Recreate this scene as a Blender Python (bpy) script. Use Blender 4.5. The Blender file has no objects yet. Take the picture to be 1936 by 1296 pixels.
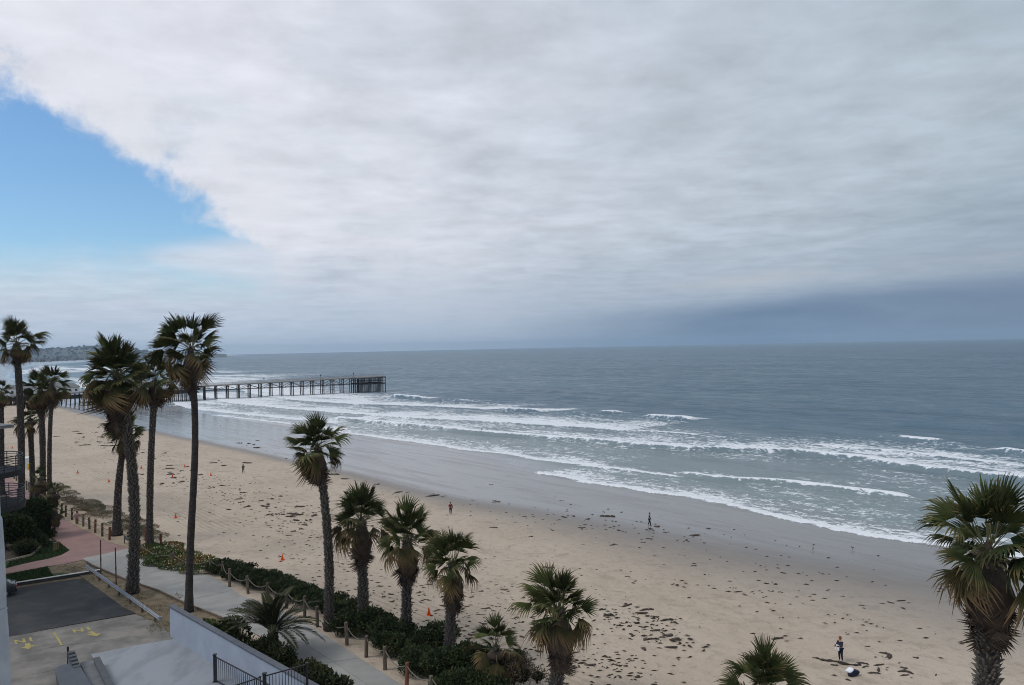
import bpy, bmesh, math, random
import numpy as np
from mathutils import Vector, Matrix

# ------------------------------------------------------------------ camera, world, sun, exposure
SC = bpy.context.scene
COL = SC.collection
F, PW, PH, CZ = 1470.0, 1936.0, 1296.0, 21.0
FZ, RZ = 0.0067, -0.0206
_f = np.array([0, math.sqrt(1 - FZ * FZ), FZ])
_ry = -RZ * FZ / _f[1]
_r = np.array([math.sqrt(1 - RZ * RZ - _ry * _ry), _ry, RZ])
_u = np.cross(_r, _f)
CAM = np.array([0, 0, CZ])

def ray(px, py):
    return _f + (px - PW / 2) / F * _r + (PH / 2 - py) / F * _u

def gp(px, py, z=0.0):
    """point of the horizontal plane z seen at photograph pixel px, py"""
    d = ray(px, py)
    return CAM + d * ((z - CZ) / d[2])

def at(px, py, Y):
    d = ray(px, py)
    return CAM + d * (Y / d[1])

cam_d = bpy.data.cameras.new('camera')
cam_d.sensor_width = 36.0
cam_d.lens = 36.0 * F / PW
cam_d.clip_start = 0.5
cam_d.clip_end = 90000
cam = bpy.data.objects.new('camera', cam_d)
COL.objects.link(cam)
cam.matrix_world = Matrix(((_r[0], _u[0], -_f[0], 0), (_r[1], _u[1], -_f[1], 0), (_r[2], _u[2], -_f[2], CZ), (0, 0, 0, 1)))
SC.camera = cam

SC.view_settings.view_transform = 'Standard'
SC.view_settings.look = 'None'
SC.view_settings.exposure = 0.14
SC.view_settings.gamma = 1.0
SC.view_settings.use_curve_mapping = False
SC.render.engine = 'CYCLES'
SC.cycles.use_denoising = True
SC.cycles.denoising_input_passes = 'RGB_ALBEDO_NORMAL'
SC.cycles.denoising_prefilter = 'ACCURATE'
SC.cycles.filter_width = 1.0
SC.cycles.sample_clamp_indirect = 4.0
SC.cycles.max_bounces = 6
SC.cycles.transparent_max_bounces = 8
SC.cycles.use_adaptive_sampling = False

SUN_EL, SUN_AZ = 52.0, -105.0            # degrees; azimuth from +y towards +x
sun_d = bpy.data.lights.new('sun', 'SUN')
sun_d.energy = 1.15
sun_d.angle = math.radians(22)
sun_d.color = (1.0, 0.95, 0.88)
sun = bpy.data.objects.new('sun', sun_d)
COL.objects.link(sun)
_e, _a = math.radians(SUN_EL), math.radians(SUN_AZ)
_sd = Vector((math.sin(_a) * math.cos(_e), math.cos(_a) * math.cos(_e), math.sin(_e)))
sun.rotation_euler = _sd.to_track_quat('Z', 'Y').to_euler()
sun.location = (0, 0, 60)


class NT:
    """small helper to write node trees as expressions"""
    def __init__(self, tree):
        self.t = tree
        self.n = tree.nodes
        self.l = tree.links

    def node(self, typ, **kw):
        nd = self.n.new(typ)
        for k, v in kw.items():
            setattr(nd, k, v)
        return nd

    def put(self, sock, v):
        if isinstance(v, bpy.types.NodeSocket):
            self.l.new(v, sock)
        elif v is not None:
            try:
                sock.default_value = v
            except (TypeError, ValueError):
                sock.default_value = tuple(v) + (1.0,)

    def m(self, op, a, b=0.0, c=0.0, clamp=False):
        nd = self.node('ShaderNodeMath', operation=op, use_clamp=clamp)
        self.put(nd.inputs[0], a); self.put(nd.inputs[1], b)
        if len(nd.inputs) > 2:
            self.put(nd.inputs[2], c)
        return nd.outputs[0]

    def add(self, a, b): return self.m('ADD', a, b)
    def sub(self, a, b): return self.m('SUBTRACT', a, b)
    def mul(self, a, b): return self.m('MULTIPLY', a, b)

    def v(self, op, a, b=None, scale=None):
        nd = self.node('ShaderNodeVectorMath', operation=op)
        self.put(nd.inputs[0], a)
        if b is not None: self.put(nd.inputs[1], b)
        if scale is not None: self.put(nd.inputs['Scale'], scale)
        return nd.outputs['Value'] if op in ('DOT_PRODUCT', 'LENGTH') else nd.outputs[0]

    def sep(self, a):
        nd = self.node('ShaderNodeSeparateXYZ'); self.put(nd.inputs[0], a)
        return nd.outputs

    def comb(self, x=0.0, y=0.0, z=0.0):
        nd = self.node('ShaderNodeCombineXYZ')
        for i, q in enumerate((x, y, z)): self.put(nd.inputs[i], q)
        return nd.outputs[0]

    def noise(self, vec, scale=1.0, detail=4.0, rough=0.5, dist=0.0, lac=2.0):
        nd = self.node('ShaderNodeTexNoise')
        self.put(nd.inputs['Vector'], vec)
        for k, q in (('Scale', scale), ('Detail', detail), ('Roughness', rough), ('Distortion', dist), ('Lacunarity', lac)):
            self.put(nd.inputs[k], q)
        return nd.outputs['Fac']

    def step(self, x, lo, hi):
        nd = self.node('ShaderNodeMapRange', interpolation_type='SMOOTHSTEP')
        self.put(nd.inputs['Value'], x); self.put(nd.inputs['From Min'], lo); self.put(nd.inputs['From Max'], hi)
        return nd.outputs[0]

    def mix(self, fac, a, b, blend='MIX'):
        nd = self.node('ShaderNodeMix', data_type='RGBA', blend_type=blend)
        self.put(nd.inputs['Factor'], fac)
        self.put(nd.inputs[6], tuple(a) + (1.0,) if isinstance(a, tuple) and len(a) == 3 else a)
        self.put(nd.inputs[7], tuple(b) + (1.0,) if isinstance(b, tuple) and len(b) == 3 else b)
        return nd.outputs[2]

    def attr(self, name):
        nd = self.node('ShaderNodeAttribute', attribute_name=name)
        return nd.outputs['Fac']


def norm(v):
    v = np.array(v, float)
    return v / np.linalg.norm(v)

def srgb(r, g, b):
    f = lambda c: (c / 255 / 12.92) if c / 255 <= .04045 else ((c / 255 + .055) / 1.055) ** 2.4
    return (f(r), f(g), f(b))

# ---- the sky: blue Nishita sky with a deck of broken stratus over it
W = bpy.data.worlds.new('World')
SC.world = W
W.use_nodes = True
w = NT(W.node_tree)
for nd in list(w.n):
    w.n.remove(nd)
BG = 0.1
direction = w.v('NORMALIZE', w.node('ShaderNodeTexCoord').outputs['Generated'])
dx, dy, dz = w.sep(direction)
skyn = w.node('ShaderNodeTexSky', sky_type='NISHITA', sun_disc=False)
skyn.sun_elevation = math.radians(SUN_EL)
skyn.sun_rotation = math.radians(SUN_AZ)
skyn.altitude = 10
skyn.air_density = 1.15
skyn.dust_density = 0.2
skyn.ozone_density = 3.0
zz = w.m('MAXIMUM', dz, 0.0)
den = w.add(zz, 0.06)
deck = w.comb(w.m('DIVIDE', dx, den), w.m('DIVIDE', dy, den), 0.0)          # position on the cloud deck
bign = w.noise(direction, 3.2, 5, .55)
midn = w.noise(direction, 10.0, 6, .62, .3)
deckn = w.noise(deck, 0.9, 6, .58, .4)
deckn2 = w.noise(deck, 2.6, 5, .6, .2)
strk = w.noise(w.v('MULTIPLY', direction, (5.0, 5.0, 26.0)), 1.0, 5, .55, .25)

def halfspace(p1, p2):
    nrm = norm(np.cross(ray(*p1), ray(*p2)))
    return w.v('DOT_PRODUCT', direction, tuple(nrm))

warp = w.add(w.mul(w.sub(midn, .5), .125), w.mul(w.sub(bign, .5), .17))
up = w.add(halfspace((480, 448), (0, 125)), warp)                 # > 0 above the slanting edge
rt = w.add(halfspace((520, 620), (490, 300)), w.mul(warp, 1.1))  # > 0 to the right of the hole
lo = w.add(halfspace((0, 515), (420, 585)), w.mul(warp, .45))    # > 0 below the hole
cover_u = w.step(up, -.004, .028)
cover_r = w.step(rt, -.03, .05)
cover_l = w.mul(w.step(lo, -.02, .035), .94)
wedge = w.mul(w.mul(w.step(halfspace((200, 478), (480, 445)), -.012, .02), w.step(halfspace((480, 560), (200, 500)), -.012, .03)),
              w.step(w.add(halfspace((215, 560), (190, 420)), warp), -.03, .07))
low = w.sub(1.0, w.step(w.add(dz, w.mul(w.sub(midn, .5), .07)), .05, .135))
cover = w.m('MAXIMUM', w.m('MAXIMUM', cover_u, cover_r), w.m('MAXIMUM', w.m('MAXIMUM', cover_l, low), w.mul(wedge, .85)))
# brightness of the deck: light near the torn edge, greyer and greener to the right, slate band low on the right
right = w.v('DOT_PRODUCT', direction, tuple(norm((1.0, 0.0, 0.0))))
toned = w.step(right, -.45, .62)
c1 = w.mix(toned, srgb(216, 218, 228), srgb(166, 180, 192))
c1 = w.mix(w.mul(w.step(deckn, .40, .64), .50), c1, srgb(182, 193, 204), 'MIX')
lum = w.add(1.0, w.mul(w.sub(w.add(w.mul(deckn2, .8), w.mul(strk, .2)), .5), .85))
c1 = w.mix(1.0, c1, w.comb(lum, lum, lum), 'MULTIPLY')
edge = w.mul(w.mul(w.sub(1.0, w.step(w.m('ABSOLUTE', w.sub(up, .05)), 0.0, .16)), w.step(midn, .30, .62)), .70)
c1 = w.mix(edge, c1, srgb(222, 224, 231))
# paler, bluish near the horizon on the left
hz = w.sub(1.0, w.step(dz, .0, .17))
hzc = w.mix(w.step(right, -.45, .25), srgb(168, 187, 208), srgb(134, 154, 176))
c1 = w.mix(w.mul(hz, .72), c1, hzc)
# slate rain band
band_n = w.add(w.mul(w.sub(strk, .5), .030), w.mul(w.sub(bign, .5), .02))
band_e = w.add(halfspace((1080, 585), (1936, 505)), band_n)
bandm = w.mul(w.step(band_e, -.004, .026), w.step(w.add(right, w.mul(w.sub(bign, .5), .3)), -.05, .30))
bandc = w.mix(w.step(strk, .35, .65), srgb(99, 121, 148), srgb(114, 134, 159))
c1 = w.mix(w.mul(bandm, .95), c1, bandc)
fringe = w.mul(w.mul(w.sub(1.0, w.step(w.m('ABSOLUTE', w.add(band_e, .012)), 0.0, .02)), w.step(right, .0, .3)), w.mul(w.step(strk, .35, .62), .6))
c1 = w.mix(fringe, c1, srgb(182, 187, 195))
dusk = w.mul(w.mul(w.step(right, .30, .60), w.sub(1.0, w.step(dz, .10, .26))), .38)
c1 = w.mix(dusk, c1, srgb(126, 140, 158))
cloud = w.mix(1.0, c1, (1.0 / BG, 1.0 / BG, 1.0 / BG), 'MULTIPLY')
blue = w.mix(1.0, skyn.outputs[0], (0.84, 1.03, 1.18), 'MULTIPLY')
colr = w.mix(cover, blue, cloud)
bgn = w.node('ShaderNodeBackground')
bgn.inputs['Strength'].default_value = BG
w.l.new(colr, bgn.inputs['Color'])
wo = w.node('ShaderNodeOutputWorld')
w.l.new(bgn.outputs[0], wo.inputs['Surface'])

# ------------------------------------------------------------------ helpers
RNG = random.Random(7)
NPR = np.random.RandomState(11)

def tag(o, label=None, cat=None, group=None, kind=None):
    if label: o['label'] = label
    if cat: o['category'] = cat
    if group: o['group'] = group
    if kind: o['kind'] = kind
    return o

def link(name, me, mat=None, parent=None, loc=None):
    o = bpy.data.objects.new(name, me)
    COL.objects.link(o)
    if mat is not None and me is not None and len(me.materials) == 0:
        me.materials.append(mat)
    if parent is not None: o.parent = parent
    if loc is not None: o.location = loc
    return o

def empty(name, loc, rz=0.0):
    o = bpy.data.objects.new(name, None)
    o.empty_display_size = .3
    COL.objects.link(o)
    o.location = Vector(loc)
    o.rotation_euler = (0, 0, rz)
    return o

class MB:
    def __init__(self):
        self.v = []; self.f = []; self.mi = []
    def face(self, idx, mi=0):
        self.f.append(tuple(idx)); self.mi.append(mi)
    def poly(self, pts, mi=0):
        n = len(self.v); self.v += [tuple(p) for p in pts]
        self.face(range(n, n + len(pts)), mi)
    def box(self, c, s, rz=0.0, mi=0, taper=1.0):
        n = len(self.v); ca, sa = math.cos(rz), math.sin(rz)
        for dz_ in (-.5, .5):
            k = taper if dz_ > 0 else 1.0
            for a, b in ((-.5, -.5), (.5, -.5), (.5, .5), (-.5, .5)):
                x, y = a * s[0] * k, b * s[1] * k
                self.v.append((c[0] + x * ca - y * sa, c[1] + x * sa + y * ca, c[2] + dz_ * s[2]))
        for q in ((0, 3, 2, 1), (4, 5, 6, 7), (0, 1, 5, 4), (1, 2, 6, 5), (2, 3, 7, 6), (3, 0, 4, 7)):
            self.face([n + i for i in q], mi)
    def bar(self, a, b, wd, ht=None, mi=0):
        a, b = Vector(a), Vector(b); ht = ht or wd
        d = (b - a).normalized()
        s = d.cross(Vector((0, 0, 1)))
        if s.length < 1e-4: s = Vector((1, 0, 0))
        s.normalize(); t = s.cross(d).normalized()
        n = len(self.v)
        for p in (a, b):
            for i, j in ((-1, -1), (1, -1), (1, 1), (-1, 1)):
                self.v.append(tuple(p + s * (i * wd / 2) + t * (j * ht / 2)))
        for q in ((0, 1, 2, 3), (7, 6, 5, 4), (0, 4, 5, 1), (1, 5, 6, 2), (2, 6, 7, 3), (3, 7, 4, 0)):
            self.face([n + i for i in q], mi)
    def tube(self, pts, rad, sides=8, cap=True, mi=0):
        pts = [Vector(p) for p in pts]
        if not hasattr(rad, '__len__'): rad = [rad] * len(pts)
        n0 = len(self.v); ref = None
        for i, p in enumerate(pts):
            d = (pts[min(i + 1, len(pts) - 1)] - pts[max(i - 1, 0)]).normalized()
            if ref is None:
                ref = d.orthogonal().normalized() if abs(d.z) < .99 else Vector((1, 0, 0))
            s = (ref - d * ref.dot(d)).normalized(); ref = s; t = d.cross(s)
            for k in range(sides):
                a = 2 * math.pi * k / sides
                self.v.append(tuple(p + (s * math.cos(a) + t * math.sin(a)) * rad[i]))
        for i in range(len(pts) - 1):
            for k in range(sides):
                a, b = n0 + i * sides + k, n0 + i * sides + (k + 1) % sides
                self.face((a, b, b + sides, a + sides), mi)
        if cap:
            self.face([n0 + k for k in range(sides)][::-1], mi)
            self.face([n0 + (len(pts) - 1) * sides + k for k in range(sides)], mi)
    def lathe(self, prof, sides=12, c=(0, 0, 0), mi=0):
        n0 = len(self.v)
        for r, z in prof:
            for k in range(sides):
                a = 2 * math.pi * k / sides
                self.v.append((c[0] + r * math.cos(a), c[1] + r * math.sin(a), c[2] + z))
        for i in range(len(prof) - 1):
            for k in range(sides):
                a, b = n0 + i * sides + k, n0 + i * sides + (k + 1) % sides
                self.face((a, b, b + sides, a + sides), mi)
        self.face([n0 + k for k in range(sides)][::-1], mi)
        self.face([n0 + (len(prof) - 1) * sides + k for k in range(sides)], mi)
    def prism(self, poly, z0, z1, mi=0):
        n = len(poly); b = len(self.v)
        ar = sum(poly[i][0] * poly[(i + 1) % n][1] - poly[(i + 1) % n][0] * poly[i][1] for i in range(n))
        if ar < 0: poly = poly[::-1]
        self.v += [(p[0], p[1], z0) for p in poly] + [(p[0], p[1], z1) for p in poly]
        self.face(range(b + n, b + 2 * n), mi); self.face(range(b + n - 1, b - 1, -1), mi)
        for i in range(n):
            j = (i + 1) % n
            self.face((b + i, b + j, b + n + j, b + n + i), mi)
    def mesh(self, name, mats, smooth=False):
        me = bpy.data.meshes.new(name)
        me.from_pydata(self.v, [], self.f)
        for m_ in (mats if isinstance(mats, (list, tuple)) else [mats]): me.materials.append(m_)
        if any(self.mi): me.polygons.foreach_set('material_index', self.mi)
        if smooth: me.polygons.foreach_set('use_smooth', [True] * len(me.polygons))
        me.update()
        return me
    def build(self, name, mats, parent=None, smooth=False, loc=None):
        return link(name, self.mesh(name, mats, smooth), None, parent, loc)

def fast_mesh(name, verts, quads, mat, attrs=None, smooth=True):
    me = bpy.data.meshes.new(name)
    verts = np.asarray(verts, np.float32); quads = np.asarray(quads, np.int32)
    k = quads.shape[1]
    me.vertices.add(len(verts)); me.vertices.foreach_set('co', verts.ravel())
    me.loops.add(quads.size); me.loops.foreach_set('vertex_index', quads.ravel())
    me.polygons.add(len(quads))
    me.polygons.foreach_set('loop_start', np.arange(0, quads.size, k, dtype=np.int32))
    me.polygons.foreach_set('loop_total', np.full(len(quads), k, np.int32))
    if smooth: me.polygons.foreach_set('use_smooth', np.ones(len(quads), bool))
    for a, d in (attrs or {}).items():
        at_ = me.attributes.new(a, 'FLOAT', 'POINT'); at_.data.foreach_set('value', np.asarray(d, np.float32).ravel())
    me.update(calc_edges=True); me.validate()
    me.materials.append(mat)
    return me

def grid_quads(nu, nv):
    i = np.arange(nu - 1)[:, None] * nv + np.arange(nv - 1)[None, :]
    i = i.ravel()
    return np.stack([i, i + nv, i + nv + 1, i + 1], 1)

def hash2(ix, iy, seed=0):
    h = (ix.astype(np.int64) * 374761393 + iy.astype(np.int64) * 668265263 + seed * 1442695041) & 0xffffffff
    h = ((h ^ (h >> 13)) * 1274126177) & 0xffffffff
    return ((h ^ (h >> 16)) & 0xffff) / 65535.0

def vnoise(x, y, seed=0):
    x, y = np.broadcast_arrays(np.asarray(x, float), np.asarray(y, float))
    ix, iy = np.floor(x), np.floor(y)
    fx, fy = x - ix, y - iy
    fx, fy = fx * fx * (3 - 2 * fx), fy * fy * (3 - 2 * fy)
    a, b = hash2(ix, iy, seed), hash2(ix + 1, iy, seed)
    c, d = hash2(ix, iy + 1, seed), hash2(ix + 1, iy + 1, seed)
    return a + (b - a) * fx + (c - a) * fy + (a - b - c + d) * fx * fy

def fbm(x, y, seed=0, oct=4):
    s, amp, tot = 0, 1, 0
    for o in range(oct):
        s = s + amp * vnoise(np.asarray(x) * 2 ** o, np.asarray(y) * 2 ** o, seed + o * 17); tot += amp; amp *= .5
    return s / tot

def sst(x, a, b):
    q = np.clip((x - a) / (b - a), 0, 1)
    return q * q * (3 - 2 * q)

MATS = {}
def mat(name, c1, c2=None, scale=4.0, rough=.8, bump=0.0, bscale=None, spec=.3, metal=0.0, rand=0.0, detail=5, coord='Object', stretch=None, lo=.35, hi=.65, tip=None, transl=0.0):
    if name in MATS: return MATS[name]
    m_ = bpy.data.materials.new(name); m_.use_nodes = True
    n = NT(m_.node_tree)
    b = n.n['Principled BSDF']
    b.inputs['Roughness'].default_value = rough
    b.inputs['Specular IOR Level'].default_value = spec
    b.inputs['Metallic'].default_value = metal
    co = n.node('ShaderNodeNewGeometry').outputs['Position'] if coord == 'World' else n.node('ShaderNodeTexCoord').outputs['Object']
    if stretch: co = n.v('MULTIPLY', co, stretch)
    col = None
    if c2 is not None:
        fac = n.step(n.noise(co, scale, detail, .6), lo, hi)
        col = n.mix(fac, c1, c2)
    if tip is not None:
        a = n.attr('tip')
        col = n.mix(a, col if col is not None else c1, tip)
    if rand:
        r_ = n.node('ShaderNodeObjectInfo').outputs['Random']
        k = n.add(1 - rand, n.mul(r_, 2 * rand))
        base = col if col is not None else n.mix(0.0, c1, c1)
        col = n.mix(1.0, base, n.comb(k, k, k), 'MULTIPLY')
    if col is None: b.inputs['Base Color'].default_value = tuple(c1) + (1,)
    else: n.l.new(col, b.inputs['Base Color'])
    if bump:
        bn = n.node('ShaderNodeBump'); bn.inputs['Distance'].default_value = bump; bn.inputs['Strength'].default_value = 1.0
        n.l.new(n.noise(co, bscale or scale * 4, 4, .6), bn.inputs['Height'])
        n.l.new(bn.outputs[0], b.inputs['Normal'])
    MATS[name] = m_
    return m_

# ------------------------------------------------------------------ shore frame: t runs along the beach, n runs seawards
TT = np.array([-0.64, 0.768]); NN = np.array([0.768, 0.64]); OO = np.array([0.0, 100.0])
WATER = -3.0

def tn2w(t, n):
    t, n = np.asarray(t, float), np.asarray(n, float)
    return OO[0] + t * TT[0] + n * NN[0], OO[1] + t * TT[1] + n * NN[1]

def w2tn(p):
    q = np.array(p[:2]) - OO
    return float(q @ TT), float(q @ NN)

SH_T = [-400, -120, -37, -28, -10, 10, 30, 62, 100, 125, 200, 280, 350, 700, 1036, 1768, 2978, 5461, 7500, 9500]
SH_N = [34, 33, 31.6, 30.8, 33.5, 34, 33.5, 42.5, 43.5, 43, 40, 41, 41, 50, 65, 159, 370, 1228, 2250, 3700]
WK_T = [-400, -120, -62, -40, -20, 0, 21, 40, 88, 200, 350, 700]
WK_N = [-20, -24, -29, -36, -37.5, -38.5, -42.0, -43.5, -43.5, -40, -34, -10]

def n_shore(t): return np.interp(t, SH_T, SH_N)
def n_walk(t):
    t = np.asarray(t, float)
    return np.where(t < 600, np.interp(t, WK_T, WK_N), n_shore(t) - 60.0)

V_X = [-60, -.02, .0, .03, .09, .35, .55, .8, 1.0, 1.6, 4.0]
V_Z = [-.06, -.06, -.08, -.35, -.75, -1.0, -1.6, -2.45, -3.02, -3.9, -6.0]

def beach_z(t, n):
    a, b = n_walk(t), n_shore(t)
    v = (n - a) / (b - a)
    return np.interp(v, V_X, V_Z) + 3.0 * sst(t, 900, 2500) * (1 - sst(v, .3, .95)) - .0

def beach_pt(px, py):
    """where the line of sight of a photograph pixel meets the beach"""
    z = -1.5
    for _ in range(12):
        p = gp(px, py, z); z = .5 * z + .5 * float(beach_z(*w2tn(p)))
    p = gp(px, py, z)
    return Vector((p[0], p[1], float(beach_z(*w2tn(p)))))

# ------------------------------------------------------------------ materials
M_trunk = mat('palm_bark', (.062, .050, .043), (.030, .024, .022), 3.0, .95, .03, 14, rand=.25, stretch=(1, 1, 2.2))
M_stub = mat('leaf_base', (.185, .165, .140), (.10, .085, .07), 6, .95, rand=.2)
M_leaf = mat('palm_leaf', (.030, .046, .012), (.058, .068, .020), 1.2, .7, spec=.15, rand=.35, tip=(.16, .115, .05))
M_leafold = mat('palm_leaf_old', (.050, .050, .017), (.080, .062, .026), 1.2, .75, spec=.12, rand=.35, tip=(.21, .13, .065))
M_dead = mat('dead_frond', (.085, .060, .042), (.050, .036, .027), 2.0, .9, rand=.45, tip=(.15, .105, .07))
M_petiole = mat('petiole', (.11, .12, .045), (.16, .12, .06), 1.5, .6)
M_timber = mat('post_timber', (.15, .115, .085), (.09, .065, .048), 3, .9, .01, 20, rand=.35, stretch=(3, 3, .8))
M_timber_red = mat('post_timber_red', (.20, .075, .045), (.11, .05, .035), 3, .9, rand=.15, stretch=(3, 3, .8))
M_rope = mat('rope', (.20, .175, .14), (.13, .11, .09), 30, .95)
M_pile = mat('pier_pile', (.040, .034, .033), (.024, .021, .021), .8, .9, rand=.25)
M_deck = mat('pier_deck', (.26, .245, .23), (.18, .165, .155), .6, .9)
M_white = mat('white_paint', (.74, .75, .76), (.66, .67, .68), .8, .6)
M_roofg = mat('grey_shingle', (.21, .215, .22), (.15, .155, .16), 2, .9)
M_glass = mat('dark_glass', (.03, .035, .04), None, rough=.08, spec=.6)
M_black = mat('black_metal', (.012, .013, .015), None, rough=.45, spec=.5)
M_rust = mat('rusty_steel', (.13, .06, .045), (.07, .04, .035), 6, .8)
M_galv = mat('galvanised_steel', (.42, .43, .45), (.30, .31, .33), 3, .5, metal=.5)
M_cone = mat('cone_orange', (.85, .12, .025), None, rough=.5)
M_kelp = mat('kelp', (.062, .042, .028), (.032, .024, .017), 5, .6, rand=.4)
M_leafd = mat('dark_leaf', (.024, .038, .014), (.070, .078, .028), .9, .7, spec=.15, lo=.42, hi=.72, detail=8)
M_leafo = mat('olive_leaf', (.055, .062, .024), (.024, .034, .014), .9, .7, spec=.15, detail=8)
M_leafy = mat('yellow_green_leaf', (.085, .105, .028), (.045, .065, .02), .7, .6, spec=.3)
M_twig = mat('twig', (.075, .055, .042), (.05, .036, .03), 4, .9)
M_drybrush = mat('dry_brush', (.17, .125, .085), (.10, .075, .052), 1.0, .9)
M_soil = mat('garden_soil', (.075, .055, .042), (.045, .034, .027), 1.0, .95)
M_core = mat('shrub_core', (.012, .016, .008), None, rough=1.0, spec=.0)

# ------------------------------------------------------------------ beach
def ticks(lo, mid0, mid1, hi, st, gr):
    c = list(np.arange(mid0, mid1, st))
    a, s = mid0, st
    pre = []
    while a > lo:
        s *= gr; a -= s; pre.append(max(a, lo))
    b, s = c[-1], st
    post = []
    while b < hi:
        s *= gr; b += s; post.append(min(b, hi))
    return np.array(pre[::-1] + c + post)

bt = ticks(-420, -75, 300, 6900, 1.0, 1.035)
bv = np.unique(np.concatenate([[-60, -30, -12, -5, -2, -1, -.5, -.2, -.05, -.02], np.linspace(0, .12, 20), np.linspace(.12, 1.06, 120), [1.15, 1.3, 1.6, 2.2, 4.0]]))
tg, vg = np.meshgrid(bt, bv, indexing='ij')
ng = n_walk(tg) + vg * (n_shore(tg) - n_walk(tg))
zg = beach_z(tg, ng)
dry = sst(vg, .04, .12) * (1 - sst(vg, .5, .75))
near = 1 - sst(tg, 250, 500)
zg = zg + near * dry * (.10 * (fbm(tg * .35, ng * .35, 3, 3) - .5) + .09 * (fbm(tg * .09, ng * .09, 5, 2) - .5)) * 1.0
# wetness: sharp and mirror-like along the middle, fading towards the near end
nwet = np.interp(tg, [-400, -44, -28, -14, 2, 17, 32, 52, 150, 350], [11, 3.0, 1.5, 1.5, 1.8, 1.0, 1.6, 3, 0, 2]) + 2.4 * (fbm(tg * .05, tg * .0, 9, 3) - .5)
soft = np.interp(tg, [-44, -10, 20, 60], [14, 10, 5, 2.5])
wet = sst(ng, nwet - soft, nwet + soft)
film = sst(ng, nwet + soft * .2 + np.interp(tg, [-44, 0, 40, 80], [3, 1, .5, .5]), nwet + soft + np.interp(tg, [-44, 0, 40, 80], [8, 4, 3, 2]))
X, Y = tn2w(tg, ng)
def sand_material():
    m_ = bpy.data.materials.new('sand'); m_.use_nodes = True
    n = NT(m_.node_tree); b = n.n['Principled BSDF']
    pos = n.node('ShaderNodeNewGeometry').outputs['Position']
    px, py, pz = n.sep(pos)
    t = n.add(n.mul(px, float(TT[0])), n.mul(n.sub(py, 100.0), float(TT[1])))
    q = n.add(n.mul(px, float(NN[0])), n.mul(n.sub(py, 100.0), float(NN[1])))
    wt, fl = n.attr('wet'), n.attr('film')
    big = n.noise(pos, .045, 4, .6)
    mid = n.noise(n.comb(n.mul(t, .25), n.mul(q, .9), 0), 1.0, 5, .65)
    fine = n.noise(pos, 1.3, 8, .75)
    c = n.mix(n.step(big, .3, .7), (.460, .374, .290), (.515, .428, .342))
    c = n.mix(n.mul(n.step(mid, .45, .75), .30), c, (.32, .265, .21))
    c = n.mix(n.mul(n.step(fine, .52, .66), .50), c, (.265, .215, .165))
    foot = n.noise(pos, .75, 3, .55, .5)
    foot2 = n.noise(n.comb(n.mul(t, .10), n.mul(q, .22), 0), 1.0, 5, .65, .6)
    c = n.mix(n.mul(n.mul(n.step(foot, .50, .62), n.step(foot2, .38, .6)), .42), c, (.29, .235, .18))
    c = n.mix(n.mul(n.step(foot2, .5, .7), .35), c, (.36, .295, .225))
    # raked vehicle tracks parallel to the walkway
    trk = n.m('SINE', n.mul(n.add(q, n.mul(n.noise(pos, .05, 2), 2.0)), 9.0))
    tm = n.mul(n.mul(n.step(q, -35, -31), n.sub(1.0, n.step(q, -29, -25))), n.step(n.noise(pos, .06, 2), .42, .6))
    c = n.mix(n.mul(n.mul(n.step(trk, .2, .9), tm), .50), c, (.29, .24, .185))
    wc = n.mix(n.step(mid, .35, .7), (.170, .150, .135), (.200, .178, .158))
    c = n.mix(wt, c, wc)
    n.l.new(c, b.inputs['Base Color'])
    ro = n.m('MULTIPLY_ADD', wt, -.40, .92)
    bw = n.step(n.noise(n.comb(n.mul(t, .035), n.mul(q, .30), 0), 1.0, 5, .6, 1.2), .46, .62)
    ro = n.m('MULTIPLY_ADD', fl, -.40, ro)
    ro = n.m('MULTIPLY_ADD', n.mul(fl, bw), .11, ro)
    n.l.new(ro, b.inputs['Roughness'])
    n.l.new(n.m('MULTIPLY_ADD', wt, .30, .12), b.inputs['Specular IOR Level'])
    bn = n.node('ShaderNodeBump'); bn.inputs['Strength'].default_value = 1.0
    n.l.new(n.m('MULTIPLY_ADD', n.mul(fl, bw), .02, n.m('MULTIPLY_ADD', wt, -.23, .25)), bn.inputs['Distance'])
    hgt = n.add(n.noise(pos, 1.1, 6, .7), n.mul(n.mul(trk, tm), .16))
    n.l.new(hgt, bn.inputs['Height']); n.l.new(bn.outputs[0], b.inputs['Normal'])
    return m_
M_sand = sand_material()
beach = link('beach', fast_mesh('beach', np.stack([X, Y, zg], -1).reshape(-1, 3), grid_quads(*tg.shape)[:, ::-1], M_sand, {'wet': wet, 'film': film}))
tag(beach, 'wide sandy beach running from the walkway down to the surf', kind='structure')

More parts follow.
